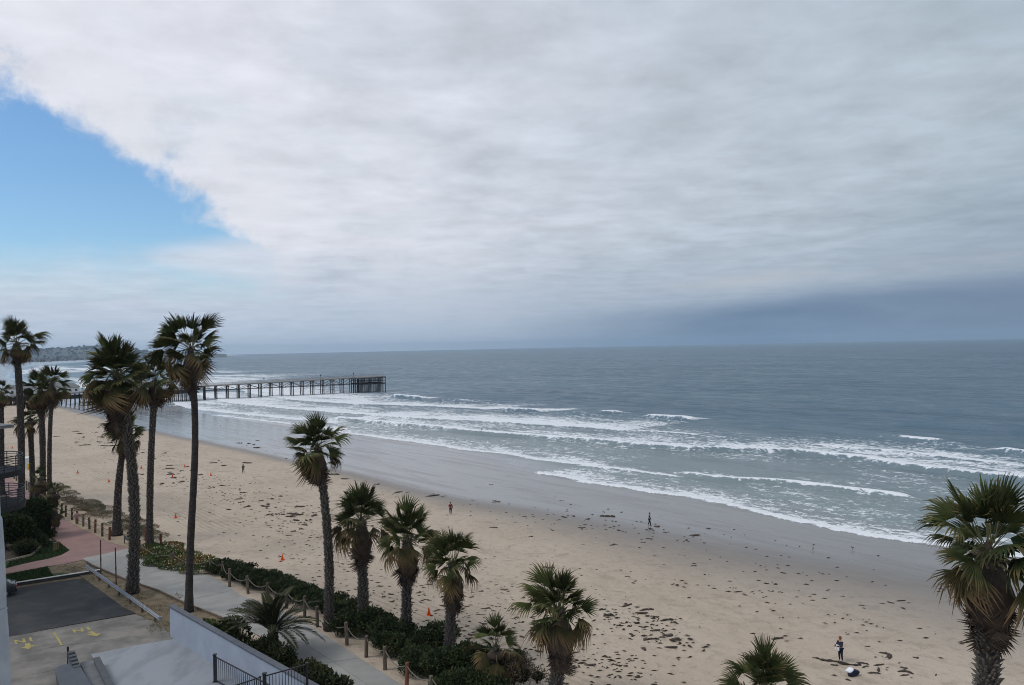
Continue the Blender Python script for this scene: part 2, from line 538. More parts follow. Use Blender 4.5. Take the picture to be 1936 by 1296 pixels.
# ------------------------------------------------------------------ sea
# surf lines: (points (t, n), crest height, crest width, trail width, trail strength)
LINES = [
    ([(38, 35.5), (35.6, 34.0), (20.8, 32.2), (10.2, 34.2), (-.7, 34.2), (-10.6, 33.9), (-20.4, 31.7), (-28, 30.9), (-37, 31.6), (-60, 33)], .18, 1.3, 17, .74),
    ([(17, 50), (14.5, 51.1), (2.7, 52.1), (-5.8, 56), (-14.7, 57), (-24.2, 57.1), (-27, 57)], .65, 1.2, 8, .60),
    ([(180, 64), (160, 65.4), (126, 68), (98.8, 68.4), (86.7, 70.1), (63, 74.8), (46, 75.7), (33, 78.5), (21, 85.5), (11.7, 90.6), (-.6, 89.1), (-12, 85.9), (-23, 83.8), (-31, 85.4), (-60, 86)], .95, 2.6, 34, .86),
    ([(160, 44), (125.4, 43.2), (98.9, 44.2), (75, 44.3), (57, 45.7), (47.9, 45.2), (38, 46), (30, 49)], .22, 1.4, 18, .78),
    ([(38, 46), (28, 46.5), (18, 47.5), (10, 49)], .2, .6, 4, .4),
    ([(235, 40), (205, 41.5), (172, 44), (150, 46), (138, 48)], .2, 1.6, 9, .6),
    ([(345, 57), (310, 50), (272, 46), (240, 47.5), (214, 50), (190, 52), (160, 55)], .25, 3.0, 24, .95),
    ([(420, 90), (340, 78), (300, 72), (250, 72), (200, 76), (150, 84), (120, 92), (95, 96), (70, 99)], .4, 5.0, 38, 1.0),
    ([(430, 125), (380, 112), (330, 104), (280, 100), (240, 104), (215, 112), (190, 118), (160, 122)], .4, 5.0, 38, 1.0),
    ([(276, 146), (262, 145), (250, 144.5), (240, 143.5)], 1.4, 3.5, 10, .3),
    ([(156, 122), (151, 122.5), (144, 124.5), (137, 126.5), (134, 127)], 1.5, 4.5, 7, .35),
    ([(118, 136.6), (115.5, 137.2), (112, 139.2), (109, 140)], 1.1, 1.8, 2, .3),
    ([(96, 133.6), (93, 133.8), (85, 134.2), (76.5, 134.8), (72, 135)], 1.3, 3.0, 3, .3),
    ([(8.5, 126.4), (6.5, 125.8), (2, 124.6), (-2, 123.8), (-4, 123.4)], 1.1, 2.0, 5, .5),
    ([(-13, 119.8), (-17.3, 119.2), (-21.8, 116.5), (-30, 113)], 1.1, 2.2, 12, .5),
    ([(150, 97), (110, 99), (70, 101), (48, 104)], .3, 1.0, 14, .42),
    ([(20, 104), (0, 106), (-15, 104), (-30, 100)], .3, .8, 12, .45),
]
SWELLS = [  # unbroken steep swells: points, height, width
    ([(240, 143), (225, 142.6), (200, 145), (180, 148)], 1.1, 5), ([(134, 127), (125, 128), (105, 131)], 1.0, 4),
    ([(200, 189), (170, 192), (143, 187), (120, 184)], 1.0, 7), ([(110, 140), (102, 137), (96, 134)], .8, 4), ([(73, 135), (60, 137), (44, 139)], .8, 4),
    ([(55, 134), (41, 136), (25, 132), (12, 128), (-4, 124), (-15, 120)], 1.2, 5), ([(30, 160), (-4, 161), (-40, 156)], 1.1, 6),
    ([(24, 49.5), (18, 50.5), (12, 51.5)], .4, 2), ([(30, 64), (10, 65), (-20, 66)], .25, 4), ([(290, 215), (240, 214), (190, 220)], .9, 8), ([(80, 205), (30, 208), (-20, 203)], .8, 8),
]
xr = []
_t = 330.0
for k in range(34):                               # the bay beyond the pier: line after line of white water
    L = RNG.uniform(180, 520); off = RNG.choice([18, 34, 60, 85, 115, 150, 185, 220])
    c = RNG.uniform(330, 2900)
    xr.append((c - L / 2, c + L / 2, off, RNG.uniform(.6, .95), RNG.uniform(25, 60)))

st = ticks(-14000, -66, 470, 16000, 1.1, 1.05)
sn = ticks(18, 26, 165, 16000, .55, 1.02)
tg, ng = np.meshgrid(st, sn, indexing='ij')
near = (tg > -420) & (tg < 4200) & (ng < 1600)
foam = np.zeros(tg.shape); hz_ = np.zeros(tg.shape)
wob = 1.6 * (fbm(tg * .16, tg * 0, 21, 4) - .5) + 2.2 * (fbm(tg * .045, tg * 0, 22, 3) - .5)
for i, (pts, h, cw, tw, ts) in enumerate(LINES):
    a = np.array(sorted(pts)); tt, nn = a[:, 0], a[:, 1]
    L = tt[-1] - tt[0]; ed = min(6.0, L * .3)
    inside = sst(tg, tt[0] - .5, tt[0] + ed) * (1 - sst(tg, tt[-1] - ed, tt[-1] + .5))
    if tt[0] < -50: inside = 1 - sst(tg, tt[-1] - ed, tt[-1] + .5)
    d = ng - np.interp(tg, tt, nn) - wob * (.5 if h > 1 else 1.0)
    var = .55 + .9 * fbm(tg * .05 + 31 * i, ng * .10, 40 + i, 3)
    fr = sst(d, -.5, .35)
    cwv = cw * (.5 + 1.0 * fbm(tg * .11, ng * 0, 60 + i, 3))
    if h > 1: cwv = cwv * 2.3
    core = fr * (1 - sst(d, cwv, cwv * 2.2))
    trail = fr * np.exp(-np.maximum(d, 0) / tw * 1.5) * (1 - sst(d, tw, tw * 1.8)) * ts * var
    foam = 1 - (1 - foam) * (1 - np.clip(np.maximum(core * np.clip(inside * 1.3, 0, 1), trail * inside), 0, 1))
    bump = np.where(d < .3, np.exp(-((d - .3) / .9) ** 2), np.exp(-((d - .3) / (1.8 + cw)) ** 2))
    hz_ = np.maximum(hz_, h * bump * inside)
for pts, h, wd in SWELLS:
    a = np.array(sorted(pts)); tt, nn = a[:, 0], a[:, 1]
    inside = sst(tg, tt[0], tt[0] + 14) * (1 - sst(tg, tt[-1] - 14, tt[-1]))
    d = ng - np.interp(tg, tt, nn) - wob * .5
    hz_ = np.maximum(hz_, h * inside * np.where(d < 0, np.exp(-(d / (wd * .35)) ** 2), np.exp(-(d / wd) ** 2)))
ns_ = n_shore(tg)
for (t0, t1, off, s_, tw) in xr:
    d = ng - ns_ - off - 30 * (fbm(tg * .006, tg * 0, int(off), 3) - .5)
    ins = sst(tg, t0, t0 + 60) * (1 - sst(tg, t1 - 60, t1))
    foam = 1 - (1 - foam) * (1 - np.clip(ins * s_ * sst(d, -4, 3) * np.exp(-np.maximum(d, 0) / tw), 0, 1))
# thin old foam drifting between the lines
zone = sst(ng - ns_, 1, 6) * (1 - sst(ng, 84, 132)) * (1 - sst(tg, 420, 600))
lace = .40 * fbm(tg * .035, ng * .07, 77, 4) + .16 * sst(tg, 60, 200) 
foam = np.maximum(foam, zone * lace * sst(fbm(tg * .03, ng * .06, 78, 3), .30, .58))
foam = np.where(near, foam, 0)
off_ = sst(ng, 95, 240)
far = 1 - sst(np.hypot(tg, ng), 700, 2600)
sw = (.22 * np.sin(ng * .26 + 5 * fbm(tg * .012, ng * .012, 90, 2)) + .16 * np.sin(ng * .14 + tg * .05 + 6 * fbm(tg * .01, ng * .01, 91, 2))) * off_ * far
chop = (fbm(tg * .22, ng * .5, 92, 3) - .5) * .30 * (.35 + .65 * off_) * far
zz_ = WATER + hz_ * 1.0 + sw + chop * sst(ng - ns_, 2, 20)
zz_ = zz_ - .25 * (1 - sst(ng - ns_, -3.0, .5))
X, Y = tn2w(tg, ng)
shal = 1 - sst(ng - ns_, 4, 120)
def sea_material():
    m_ = bpy.data.materials.new('sea_water'); m_.use_nodes = True
    n = NT(m_.node_tree); b = n.n['Principled BSDF']
    pos = n.node('ShaderNodeNewGeometry').outputs['Position']
    px, py, pz = n.sep(pos)
    t = n.add(n.mul(px, float(TT[0])), n.mul(n.sub(py, 100.0), float(TT[1])))
    q = n.add(n.mul(px, float(NN[0])), n.mul(n.sub(py, 100.0), float(NN[1])))
    fo, sh = n.attr('foam'), n.attr('shallow')
    p1 = n.comb(n.mul(t, .62), n.mul(q, .85), 0)
    lace1 = n.noise(p1, 1.0, 8, .74, .9)
    lace2 = n.noise(n.comb(n.mul(t, .06), n.mul(q, .16), 0), 1.0, 4, .6, .6)
    nz = n.add(n.mul(lace1, .72), n.mul(lace2, .28))
    nz = n.step(nz, .33, .68)
    msk = n.m('MULTIPLY_ADD', n.sub(fo, nz), 4.0, .42, clamp=True)
    msk = n.mul(msk, n.step(fo, .03, .14))
    msk = n.mul(msk, n.m('MULTIPLY_ADD', n.noise(p1, 3.0, 3, .6), .5, .68, clamp=True))
    patch = n.noise(n.comb(n.mul(t, .004), n.mul(q, .012), 0), 1.0, 4, .6, .5)
    deep = n.mix(n.step(patch, .35, .65), (.086, .144, .194), (.112, .178, .226))
    c = n.mix(sh, deep, (.185, .230, .235))
    th = n.attr('thin')
    c = n.mix(n.mul(th, .85), c, (.20, .19, .185))
    c = n.mix(msk, c, (.78, .80, .82))
    bn = n.node('ShaderNodeBump'); bn.inputs['Strength'].default_value = 1.0; bn.inputs['Distance'].default_value = 1.25
    w1 = n.noise(n.comb(n.mul(t, .13), n.mul(q, .24), 0), 1.0, 7, .66, .3)
    w2 = n.noise(n.comb(n.mul(t, .020), n.mul(q, .060), 0), 1.0, 4, .6, .3)
    hgt = n.add(n.mul(w1, 1.0), n.mul(w2, 2.4))
    hgt = n.mul(hgt, n.m('MULTIPLY_ADD', sh, -.78, 1.0))
    ruf = n.noise(n.comb(n.mul(t, .075), n.mul(q, .11), 0), 1.0, 8, .72, .4)
    ruf2 = n.noise(n.comb(n.mul(t, .010), n.mul(q, .022), 0), 1.0, 4, .6, .4)
    ruf = n.add(n.mul(n.step(ruf, .36, .62), .75), n.mul(n.step(ruf2, .35, .65), .25))
    n.l.new(hgt, bn.inputs['Height'])
    n.n.remove(b)
    dif = n.node('ShaderNodeBsdfDiffuse'); n.l.new(c, dif.inputs['Color']); n.l.new(bn.outputs[0], dif.inputs['Normal'])
    gl = n.node('ShaderNodeBsdfGlossy'); gl.inputs['Roughness'].default_value = .16; n.l.new(bn.outputs[0], gl.inputs['Normal'])
    fr = n.node('ShaderNodeFresnel'); fr.inputs['IOR'].default_value = 1.33; n.l.new(bn.outputs[0], fr.inputs['Normal'])
    # a rough sea never mirrors fully: wave slopes cap what it reflects
    soft_ = n.m('DIVIDE', fr.outputs[0], n.m('MULTIPLY_ADD', fr.outputs[0], n.m('MULTIPLY_ADD', sh, -.9, 1.35), 1.0))
    soft_ = n.m('MULTIPLY_ADD', n.mul(th, soft_), .9, soft_)
    soft_ = n.mul(soft_, n.m('MULTIPLY_ADD', ruf, n.m('MULTIPLY_ADD', sh, -.60, 1.0), n.m('MULTIPLY_ADD', sh, .35, .44)))
    fac = n.mul(soft_, n.m('MULTIPLY_ADD', msk, -.92, 1.0))
    mx = n.node('ShaderNodeMixShader'); n.l.new(fac, mx.inputs[0]); n.l.new(dif.outputs[0], mx.inputs[1]); n.l.new(gl.outputs[0], mx.inputs[2])
    n.l.new(mx.outputs[0], n.n['Material Output'].inputs['Surface'])
    return m_
M_sea = sea_material()
sea = link('sea', fast_mesh('sea', np.stack([X, Y, zz_], -1).reshape(-1, 3), grid_quads(*tg.shape)[:, ::-1], M_sea, {'foam': foam, 'shallow': shal, 'thin': 1 - sst(ng - ns_, .5, 11)}))
tag(sea, 'grey green ocean with lines of white surf', kind='structure')

def sea_pt(px, py):
    p = gp(px, py, WATER); return Vector((p[0], p[1], WATER))

# ------------------------------------------------------------------ land: paving, lawns, parking
def up_sheet(name, pts, z, m_, parent=None, thick=None):
    mb = MB()
    mb.prism([(p[0], p[1]) for p in pts], z - (thick or .25), z)
    return mb.build(name, m_, parent)

def px_poly(pxs, z=0.0):
    return [tuple(gp(x, y, z)[:2]) for x, y in pxs]

def resample(pts, n):
    a = np.array(pts, float)
    s = np.concatenate([[0], np.cumsum(np.linalg.norm(np.diff(a, axis=0), axis=1))])
    q = np.linspace(0, s[-1], n)
    return np.stack([np.interp(q, s, a[:, k]) for k in range(a.shape[1])], 1)

M_conc = mat('walk_concrete', (.315, .308, .292), (.262, .255, .240), .5, .9, .004, 30, coord='World', rand=.05)
M_joint = mat('joint_sand', (.21, .18, .145), (.15, .13, .105), 2, .95, coord='World')
M_apron = mat('apron_concrete', (.235, .215, .192), (.135, .126, .116), .45, .9, .004, 20, coord='World', rand=.08, detail=7)
M_brick = mat('red_paving', (.290, .175, .160), (.240, .150, .138), .5, .9, .006, 12, coord='World')
M_asph = mat('asphalt', (.040, .041, .043), (.068, .068, .067), .42, .92, .01, 20, coord='World', detail=9, lo=.42, hi=.72)
M_lawn = mat('lawn', (.028, .055, .016), (.045, .070, .022), .6, .95, .03, 25, coord='World')
M_dryg = mat('dry_ground', (.215, .165, .105), (.130, .100, .065), 1.1, .95, .04, 12, coord='World', detail=7)
M_kerbw = mat('kerb_paint', (.62, .60, .57), (.46, .44, .41), 2, .8, coord='World')
M_kerbd = mat('kerb_face', (.060, .056, .054), (.035, .034, .034), 2, .9, coord='World')
M_yel = mat('yellow_paint', (.38, .31, .10), (.215, .19, .15), 2.2, .85, coord='World', lo=.45, hi=.68, detail=8)

def struct(o, label=None):
    return tag(o, label, kind='structure')

# concrete walkway in slabs
sea_e = [(245, 1037), (300, 1066), (350, 1076), (395, 1087), (420, 1101), (455, 1126), (520, 1147), (580, 1178), (640, 1218), (700, 1257), (768, 1300), (900, 1372)]
land_e = [(155, 1056), (176, 1070), (240, 1096), (300, 1117), (350, 1141), (407, 1163), (480, 1197), (540, 1232), (581, 1258), (640, 1300), (760, 1390)]
a_, b_ = resample(px_poly(sea_e), 90), resample(px_poly(land_e), 90)
walk_base = struct(up_sheet('walkway', [tuple(p) for p in a_] + [tuple(p) for p in b_[::-1]], -.012, M_joint), 'pale concrete promenade of big slabs beside the beach')
cuts = [0, 9, 18, 27, 36, 45, 54, 61, 69, 78, 89]
for i in range(len(cuts) - 1):
    i0, i1 = cuts[i], cuts[i + 1]
    for half in (0, 1):
        if half == 1 and i < 6: continue
        lo_, hi_ = (0.0, 1.0) if i < 6 else ((0.0, .52) if half == 0 else (.52, 1.0))
        row = range(i0, i1 + 1)
        A = [a_[k] + (b_[k] - a_[k]) * lo_ for k in row]; B = [a_[k] + (b_[k] - a_[k]) * hi_ for k in row]
        ce = (A[0] + A[-1] + B[0] + B[-1]) / 4
        ring = [ce + (p - ce) * (1 - .022 / max(.5, np.linalg.norm(p - ce))) for p in A + B[::-1]]
        s_ = up_sheet('slab', ring, .004 + .003 * (i % 2), M_conc, walk_base, .1)

# red brick promenade and its branch path
brick = [(245, 1037), (207, 1026), (180, 1013), (146, 996), (115, 979), (85, 959), (55, 933), (30, 913), (0, 891), (-60, 870), (-150, 850), (-150, 880), (-60, 905), (0, 925), (28, 948), (60, 975), (80, 1005), (110, 1024), (131, 1041), (115, 1050), (90, 1057), (50, 1065), (10, 1075), (-60, 1090), (-60, 1104), (10, 1086), (90, 1071), (125, 1066), (155, 1059)]
struct(up_sheet('path', px_poly(brick), -.002, M_brick), 'red paved path with a branch running between the lawns')
# sandy verge between the red path and the dune
struct(up_sheet('verge', px_poly([(268, 1030), (246, 1036), (207, 1025), (180, 1012), (146, 995), (115, 978), (85, 958), (55, 932), (30, 912), (0, 890), (0, 878), (60, 912), (110, 945), (150, 960), (190, 985), (230, 1000), (300, 1030), (330, 1062), (300, 1062)]), -.028, mat('verge_sand', (.36, .28, .20), (.27, .21, .15), 1, .95, .03, 12, coord='World')), 'trodden sandy verge beside the rope posts')
ground = struct(up_sheet('ground', [tuple(tn2w(t, n)) for t, n in ((-170, -38), (-60, -42), (-14, -42.3), (20, -47), (60, -50), (200, -55), (600, -70), (600, -600), (-170, -600))], -.05, M_dryg, None, .6), 'bare dry ground inland of the promenade')
struct(up_sheet('garden_bed', px_poly([(0, 925), (28, 948), (60, 975), (80, 1005), (110, 1024), (95, 1030), (86, 1024), (80, 1035), (62, 1048), (20, 1060), (-60, 1075), (-60, 930)]), -.016, M_soil), 'dark planted garden bed beside the red path')
struct(up_sheet('lawn', px_poly([(131, 1041), (115, 1050), (90, 1057), (50, 1065), (10, 1075), (-60, 1089), (-60, 1075), (20, 1060), (62, 1048), (80, 1035), (86, 1024), (95, 1030), (110, 1024)]), .01, M_lawn), 'small curved green lawn beside the red path')
lawn2 = [(155, 1068), (125, 1067), (90, 1072), (10, 1087), (-40, 1098), (-40, 1118), (25, 1105), (70, 1097), (110, 1090), (152, 1083)]
struct(up_sheet('lawn', px_poly(lawn2), .012, M_lawn), 'straight strip of lawn above the white topped kerb')
struct(up_sheet('bare_patch', px_poly([(176, 1072), (155, 1067), (120, 1067), (80, 1076), (90, 1086), (120, 1084), (150, 1088), (235, 1150), (300, 1178), (322, 1200), (322, 1150), (407, 1200), (480, 1240), (407, 1165), (350, 1143), (300, 1119), (240, 1098)]), .016, M_dryg), 'dry straw covered patch between parking lot and promenade')
ka, kb = gp(22, 1109), gp(156, 1088)
kd = (kb - ka) / np.linalg.norm(kb - ka); kn = np.array([-kd[1], kd[0], 0])
km = MB(); c_ = (ka + kb) / 2 + kn * .12
km.box((c_[0], c_[1], .10), (np.linalg.norm(kb - ka) + 3, .34, .30), math.atan2(kd[1], kd[0]))
kerb = struct(km.build('kerb', M_kerbd), 'low kerb with a white painted top beside the asphalt')
km = MB(); km.box((c_[0], c_[1], .262), (np.linalg.norm(kb - ka) + 3, .36, .03), math.atan2(kd[1], kd[0]))
km.build('kerb_top', M_kerbw, kerb)
struct(up_sheet('parking_lot', px_poly([(-60, 1218), (10, 1206), (130, 1182), (256, 1160), (236, 1143), (195, 1117), (160, 1093), (100, 1101), (22, 1114), (-60, 1130)]), .004, M_asph), 'dark asphalt parking lot enclosed by kerb and guardrail')
# rows of concrete slabs
apron = struct(up_sheet('apron', px_poly([(-60, 1219), (10, 1207), (257, 1161), (322, 1186), (335, 1212), (520, 1320), (760, 1480), (200, 1600), (-200, 1400)]), -.03, M_joint), 'weathered concrete driveway apron in long slabs')
rows = [[(-60, 1219), (130, 1183), (256, 1162), (322, 1188)], [(-60, 1255), (25, 1239), (110, 1222), (320, 1196)], [(-60, 1298), (22, 1284), (105, 1267), (322, 1206)], [(-100, 1420), (60, 1390), (200, 1360), (420, 1262)]]
for i in range(3):
    ra, rb = resample(px_poly(rows[i]), 41), resample(px_poly(rows[i + 1]), 41)
    for c0, c1 in ((0, 40),):
        A = [ra[k] for k in range(c0, c1 + 1)]; B = [rb[k] for k in range(c0, c1 + 1)]
        ring = A + B[::-1]; ce = sum(ring) / len(ring)
        ring = [ce + (p - ce) * (1 - .03 / max(.6, np.linalg.norm(p - ce))) for p in ring]
        up_sheet('slab', ring, .0 + .002 * ((i + c0) % 3), M_apron, apron, .1)
M_pad = mat('worn_deck_paint', (.265, .285, .31), (.218, .230, .245), .8, .75, .004, 20, coord='World', stretch=(1.0, .35, 1), detail=8, lo=.46, hi=.66)
struct(up_sheet('driveway', px_poly([(172, 1238), (250, 1222), (335, 1208), (420, 1262), (540, 1340), (640, 1420), (330, 1480), (236, 1340)]), .02, M_pad), 'pale painted concrete driveway pad with worn patches')

# painted letters and arrows on the apron
def painted(name, quads_px, label, cat):
    mb = MB()
    for q in quads_px:
        mb.poly([tuple(gp(x, y, .012)) for x, y in q][::-1])
    o = mb.build(name, M_yel)
    return tag(o, label, cat)
def map_px(o, ex, ey, pts): return [(o[0] + a * ex[0] + b * ey[0], o[1] + a * ex[1] + b * ey[1]) for a, b in pts]
def letters_IN(o, ex, ey):
    # the word IN, read from the parking lot, so upside down from the tower; a runs right, b runs towards the camera
    N = [[(0, 0), (.14, 0), (.14, 1), (0, 1)], [(.46, 0), (.6, 0), (.6, 1), (.46, 1)], [(.14, 0), (.14, .3), (.46, 1), (.46, .7)]]
    I = [[(.82, 0), (.97, 0), (.97, 1), (.82, 1)]]
    return [map_px(o, ex, ey, q) for q in N + I]
def arrow(o, ex, ey):
    return [map_px(o, ex, ey, q) for q in ([(.33, 0), (.67, 0), (.67, .48), (.33, .48)], [(0, .48), (1, .48), (.5, 1)])]
painted('painted_lettering', letters_IN((26, 1211), (34, -6.5), (3, 7.5)), 'yellow painted word IN beside the white wall', 'road marking')
painted('painted_lettering', letters_IN((136, 1191), (33, -6), (4, 6.5)), 'yellow painted word IN nearer the guardrail', 'road marking')
painted('painted_arrow', arrow((37, 1219), (30, -5), (2, 11)), 'yellow painted arrow beside the white wall', 'road marking')
painted('painted_arrow', arrow((156, 1196), (28, -3), (14, 9)), 'yellow painted arrow nearer the guardrail', 'road marking')
painted('painted_line', [[(100, 1196), (104, 1195.2), (119, 1219.5), (114.5, 1220.5)]], 'short yellow painted line between the two arrows', 'road marking')

# guardrail
ga, gb = Vector(gp(163, 1083, 0)), Vector(gp(303, 1186, 0))
g = empty('guardrail', ga); tag(g, 'galvanised steel guardrail between parking lot and dry patch', 'guardrail')
gd = (gb - ga); L = gd.length; gd.normalize(); gs = Vector((-gd.y, gd.x, 0))
mb = MB()
prof = [(-.02, .16), (.05, .13), (.05, .07), (-.02, .02), (-.02, -.02), (.05, -.07), (.05, -.13), (-.02, -.16)]
for i in range(len(prof) - 1):
    q = []
    for s_, (o_, z_) in ((0, prof[i]), (L, prof[i]), (L, prof[i + 1]), (0, prof[i + 1])):
        q.append(tuple(gd * s_ + gs * o_ + Vector((0, 0, .66 + z_))))
    mb.poly(q)
    mb.poly([tuple(Vector(p) - gs * .012) for p in q][::-1])
rail = mb.build('rail', M_galv, g)
mb = MB()
for k in range(7):
    a = math.pi * k / 6 - math.pi / 2
    mb.tube([gd * (L + .12 * math.cos(a)) + gs * (.12 * math.sin(a)) + Vector((0, 0, .5)), gd * (L + .12 * math.cos(a)) + gs * (.12 * math.sin(a)) + Vector((0, 0, .82))], .035, 6)
mb.build('end_wing', M_galv, g)
for k in range(7):
    mb = MB(); p = gd * (L * (k + .3) / 6.8) + gs * .12
    mb.box((p.x, p.y, .38), (.15, .15, .8), math.atan2(gd.y, gd.x))
    mb.build('post', M_timber, g)

# low timber edging of the promenade
mb = MB()
e_px = [(163, 1062), (176, 1070), (240, 1097), (300, 1117), (350, 1141), (407, 1163), (455, 1184)]
ep = [Vector(gp(x, y, .12)) for x, y in e_px]
for i in range(len(ep) - 1): mb.bar(ep[i], ep[i + 1], .10, .16)
tag(mb.build('edging_rail', M_timber), 'low brown timber edging between dry patch and promenade', 'edging')

# tall thin stakes
for (x0, y0, x1, y1, ls) in ((191, 1096, 190, 1021, 'rusty brown pole standing beside the upper end of the guardrail'), (220, 1114, 218, 1036, 'rusty brown pole standing next to the thick palm trunk')):
    b0 = Vector(gp(x0, y0)); t0 = Vector(at(x1, y1, b0.y))
    p = empty('sign_pole', b0); tag(p, ls, 'pole', 'rusty poles by the promenade')
    d = t0 - b0
    mb = MB(); mb.tube([d * k for k in (0, .45, .5, .55, 1)], [.055, .055, .075, .055, .05], 8)
    mb.build('pole', M_rust, p)
    mb = MB(); c = d * .88; mb.box((c.x, c.y + .05, c.z), (.05, .03, .62)); mb.build('sign_edge', M_rust, p)
    mb = MB(); mb.lathe([(.06, 0), (.06, .05), (.03, .07)], 8, tuple(d)); mb.build('cap', M_galv, p)

# ------------------------------------------------------------------ own building and neighbour on the left
M_stucco = mat('white_stucco', (.46, .49, .54), (.37, .40, .45), 1.5, .85, .006, 8)
wb = empty('white_wall', at(-10, 1296, 14.0) * np.array([1, 1, 0])); tag(wb, 'white stucco corner of a building along the lower left edge', 'building corner')
def slab_px(name, pts, Y, th):
    mb = MB(); fr = [at(x, y, Y) for x, y in pts]; n = len(fr)
    base = np.array(wb.location)
    mb.v = [tuple(p - base) for p in fr] + [tuple(p - base + np.array([-.28 * 0, th, 0])) for p in fr]
    mb.face(range(n)); mb.face(range(2 * n - 1, n - 1, -1))
    for i in range(n):
        j = (i + 1) % n; mb.face((i, i + n, j + n, j))
    return mb.build(name, M_stucco, wb)
slab_px('parapet', [(-90, 940), (0, 940), (1.5, 974), (5, 982), (9, 1040), (12, 1110), (12.5, 1147), (-90, 1147)], 14.0, -1.2)
slab_px('drip_ledge', [(-90, 1147.5), (13.5, 1147.5), (14.5, 1151), (-90, 1151)], 14.03, -1.3)
slab_px('wall', [(-90, 1151.5), (13.5, 1151.5), (16, 1185), (19, 1230), (21.5, 1296), (26, 1500), (32, 2870), (-90, 2870)], 14.0, -1.2)

nb = empty('beach_house', at(-205, 1150, 71) * np.array([1, 1, 0])); tag(nb, 'beachside house with curved dark balconies and overhanging roof', 'house')
M_housew = mat('house_wall', (.30, .29, .28), (.25, .24, .235), 1, .9)
bx = np.array(nb.location)
mb = MB(); mb.box((0, 0, 7.2), (13.5, 9, 14.4)); mb.build('wall', M_housew, nb)
for lev, (px_, py_) in enumerate(((18, 958), (14, 894))):
    c = at(px_, py_, 63.0) - bx
    cx, cy, z = c[0] - 3.2, c[1] + 1.0, c[2]
    mb = MB(); ring = [(cx + 3.3 * math.cos(a), cy + 3.3 * math.sin(a)) for a in np.linspace(-1.9, 1.9, 22)]
    mb.prism(ring, z - .45, z); bal = mb.build('balcony', mat('balcony_slab', (.028, .028, .03), None, rough=.8), nb)
    for h in range(6):
        mb = MB(); mb.tube([(cx + 3.25 * math.cos(a), cy + 3.25 * math.sin(a), z + .22 + h * .2) for a in np.linspace(-1.9, 1.9, 22)], .028 if h < 5 else .04, 5)
        mb.build('rail', M_black, bal)
    for a in np.linspace(-1.8, 1.8, 11):
        mb = MB(); mb.tube([(cx + 3.25 * math.cos(a), cy + 3.25 * math.sin(a), z), (cx + 3.25 * math.cos(a), cy + 3.25 * math.sin(a), z + 1.25)], .035, 5)
        mb.build('baluster', M_black, bal)
c = at(27, 803, 64.0) - bx
mb = MB(); mb.poly([(c[0], c[1], c[2]), (c[0] - 9, c[1] + 5, c[2] + .2), (c[0] - 12, c[1] - 1, c[2] + 1.2), (c[0] - 3, c[1] - 5, c[2] - .1)])
mb.poly([(c[0], c[1], c[2] - .25), (c[0] - 3, c[1] - 5, c[2] - .35), (c[0] - 12, c[1] - 1, c[2] + .9), (c[0] - 9, c[1] + 5, c[2] - .05)])
for a, b in (((0, 0, 0), (-3, -5, -.1)), ((0, 0, 0), (-9, 5, .2))):
    p, q = np.array(c) + a, np.array(c) + b
    mb.poly([tuple(p), tuple(q), tuple(q - [0, 0, .25]), tuple(p - [0, 0, .25])])
mb.build('roof', M_roofg, nb)

# ------------------------------------------------------------------ boundary wall, metal fence, stepped ramp wall
M_cap = mat('dark_coping', (.105, .115, .135), (.085, .09, .105), 2, .6)
M_wallb = mat('painted_wall', (.34, .375, .43), (.295, .325, .375), .5, .85, .004, 10)
w0, w1 = gp(322, 1205), gp(585, 1372)
w1 = w0 + (w1 - w0) * 1.05
wd = (w1 - w0) / np.linalg.norm(w1 - w0); wn = np.array([-wd[1], wd[0], 0])
if wn[1] < 0: wn = -wn
wl = empty('boundary_wall', w0); tag(wl, 'white painted boundary wall with dark grey coping beside the driveway', 'wall')
Lw = float(np.linalg.norm(w1 - w0)); ang = math.atan2(wd[1], wd[0])
mb = MB(); c = wd * Lw / 2 + wn * .12; mb.box((c[0], c[1], 1.12), (Lw, .24, 2.24), ang); mb.build('wall', M_wallb, wl)
mb = MB(); c = wd * (Lw / 2 - .05) + wn * .14; mb.box((c[0], c[1], 2.285), (Lw + .2, .42, .09), ang); mb.build('coping', M_cap, wl)

FH = 1.65
def fence_panel(pa, pb, parent, npk):
    a, b = Vector(pa), Vector(pb); base = parent.location
    a, b = a - base, b - base
    mb = MB(); mb.bar(a + Vector((0, 0, FH - .02)), b + Vector((0, 0, FH - .02)), .06, .06); mb.build('top_rail', M_black, parent)
    mb = MB(); mb.bar(a + Vector((0, 0, .14)), b + Vector((0, 0, .14)), .045, .045); mb.build('bottom_rail', M_black, parent)
    mbp = MB(); mbp.box((0, 0, FH / 2 - .02), (.026, .026, FH - .12)); pk = mbp.mesh('picket', M_black)
    ang_ = math.atan2(b.y - a.y, b.x - a.x)
    for k in range(1, npk):
        o = link('picket', pk, None, parent, a.lerp(b, k / npk)); o.rotation_euler.z = ang_
def fence_post(p, parent, r=.11, extra=.06):
    q = Vector(p) - parent.location
    mb = MB(); mb.box((q.x, q.y, (FH + extra) / 2), (r, r, FH + extra)); o = mb.build('post', M_black, parent)
    mb = MB(); mb.box((q.x, q.y, FH + extra + .03), (r + .05, r + .05, .06)); mb.build('post_cap', M_black, o)
    mb = MB(); mb.box((q.x, q.y, .02), (r + .12, r + .12, .04)); mb.build('base_plate', M_black, o)
fz = lambda x, y: gp(x, y, FH) * np.array([1, 1, 0])
p1, p2, p3, p4 = fz(406, 1241), fz(500, 1291), fz(500, 1278), fz(580, 1256)
p2 = p1 + (fz(488, 1284) - p1) * 1.25
f1 = empty('metal_fence', p1); tag(f1, 'black picket fence run receding along the driveway edge', 'fence', 'black metal fence runs')
fence_post(p1, f1, .16, .08); fence_panel(p1, p2, f1, 26)
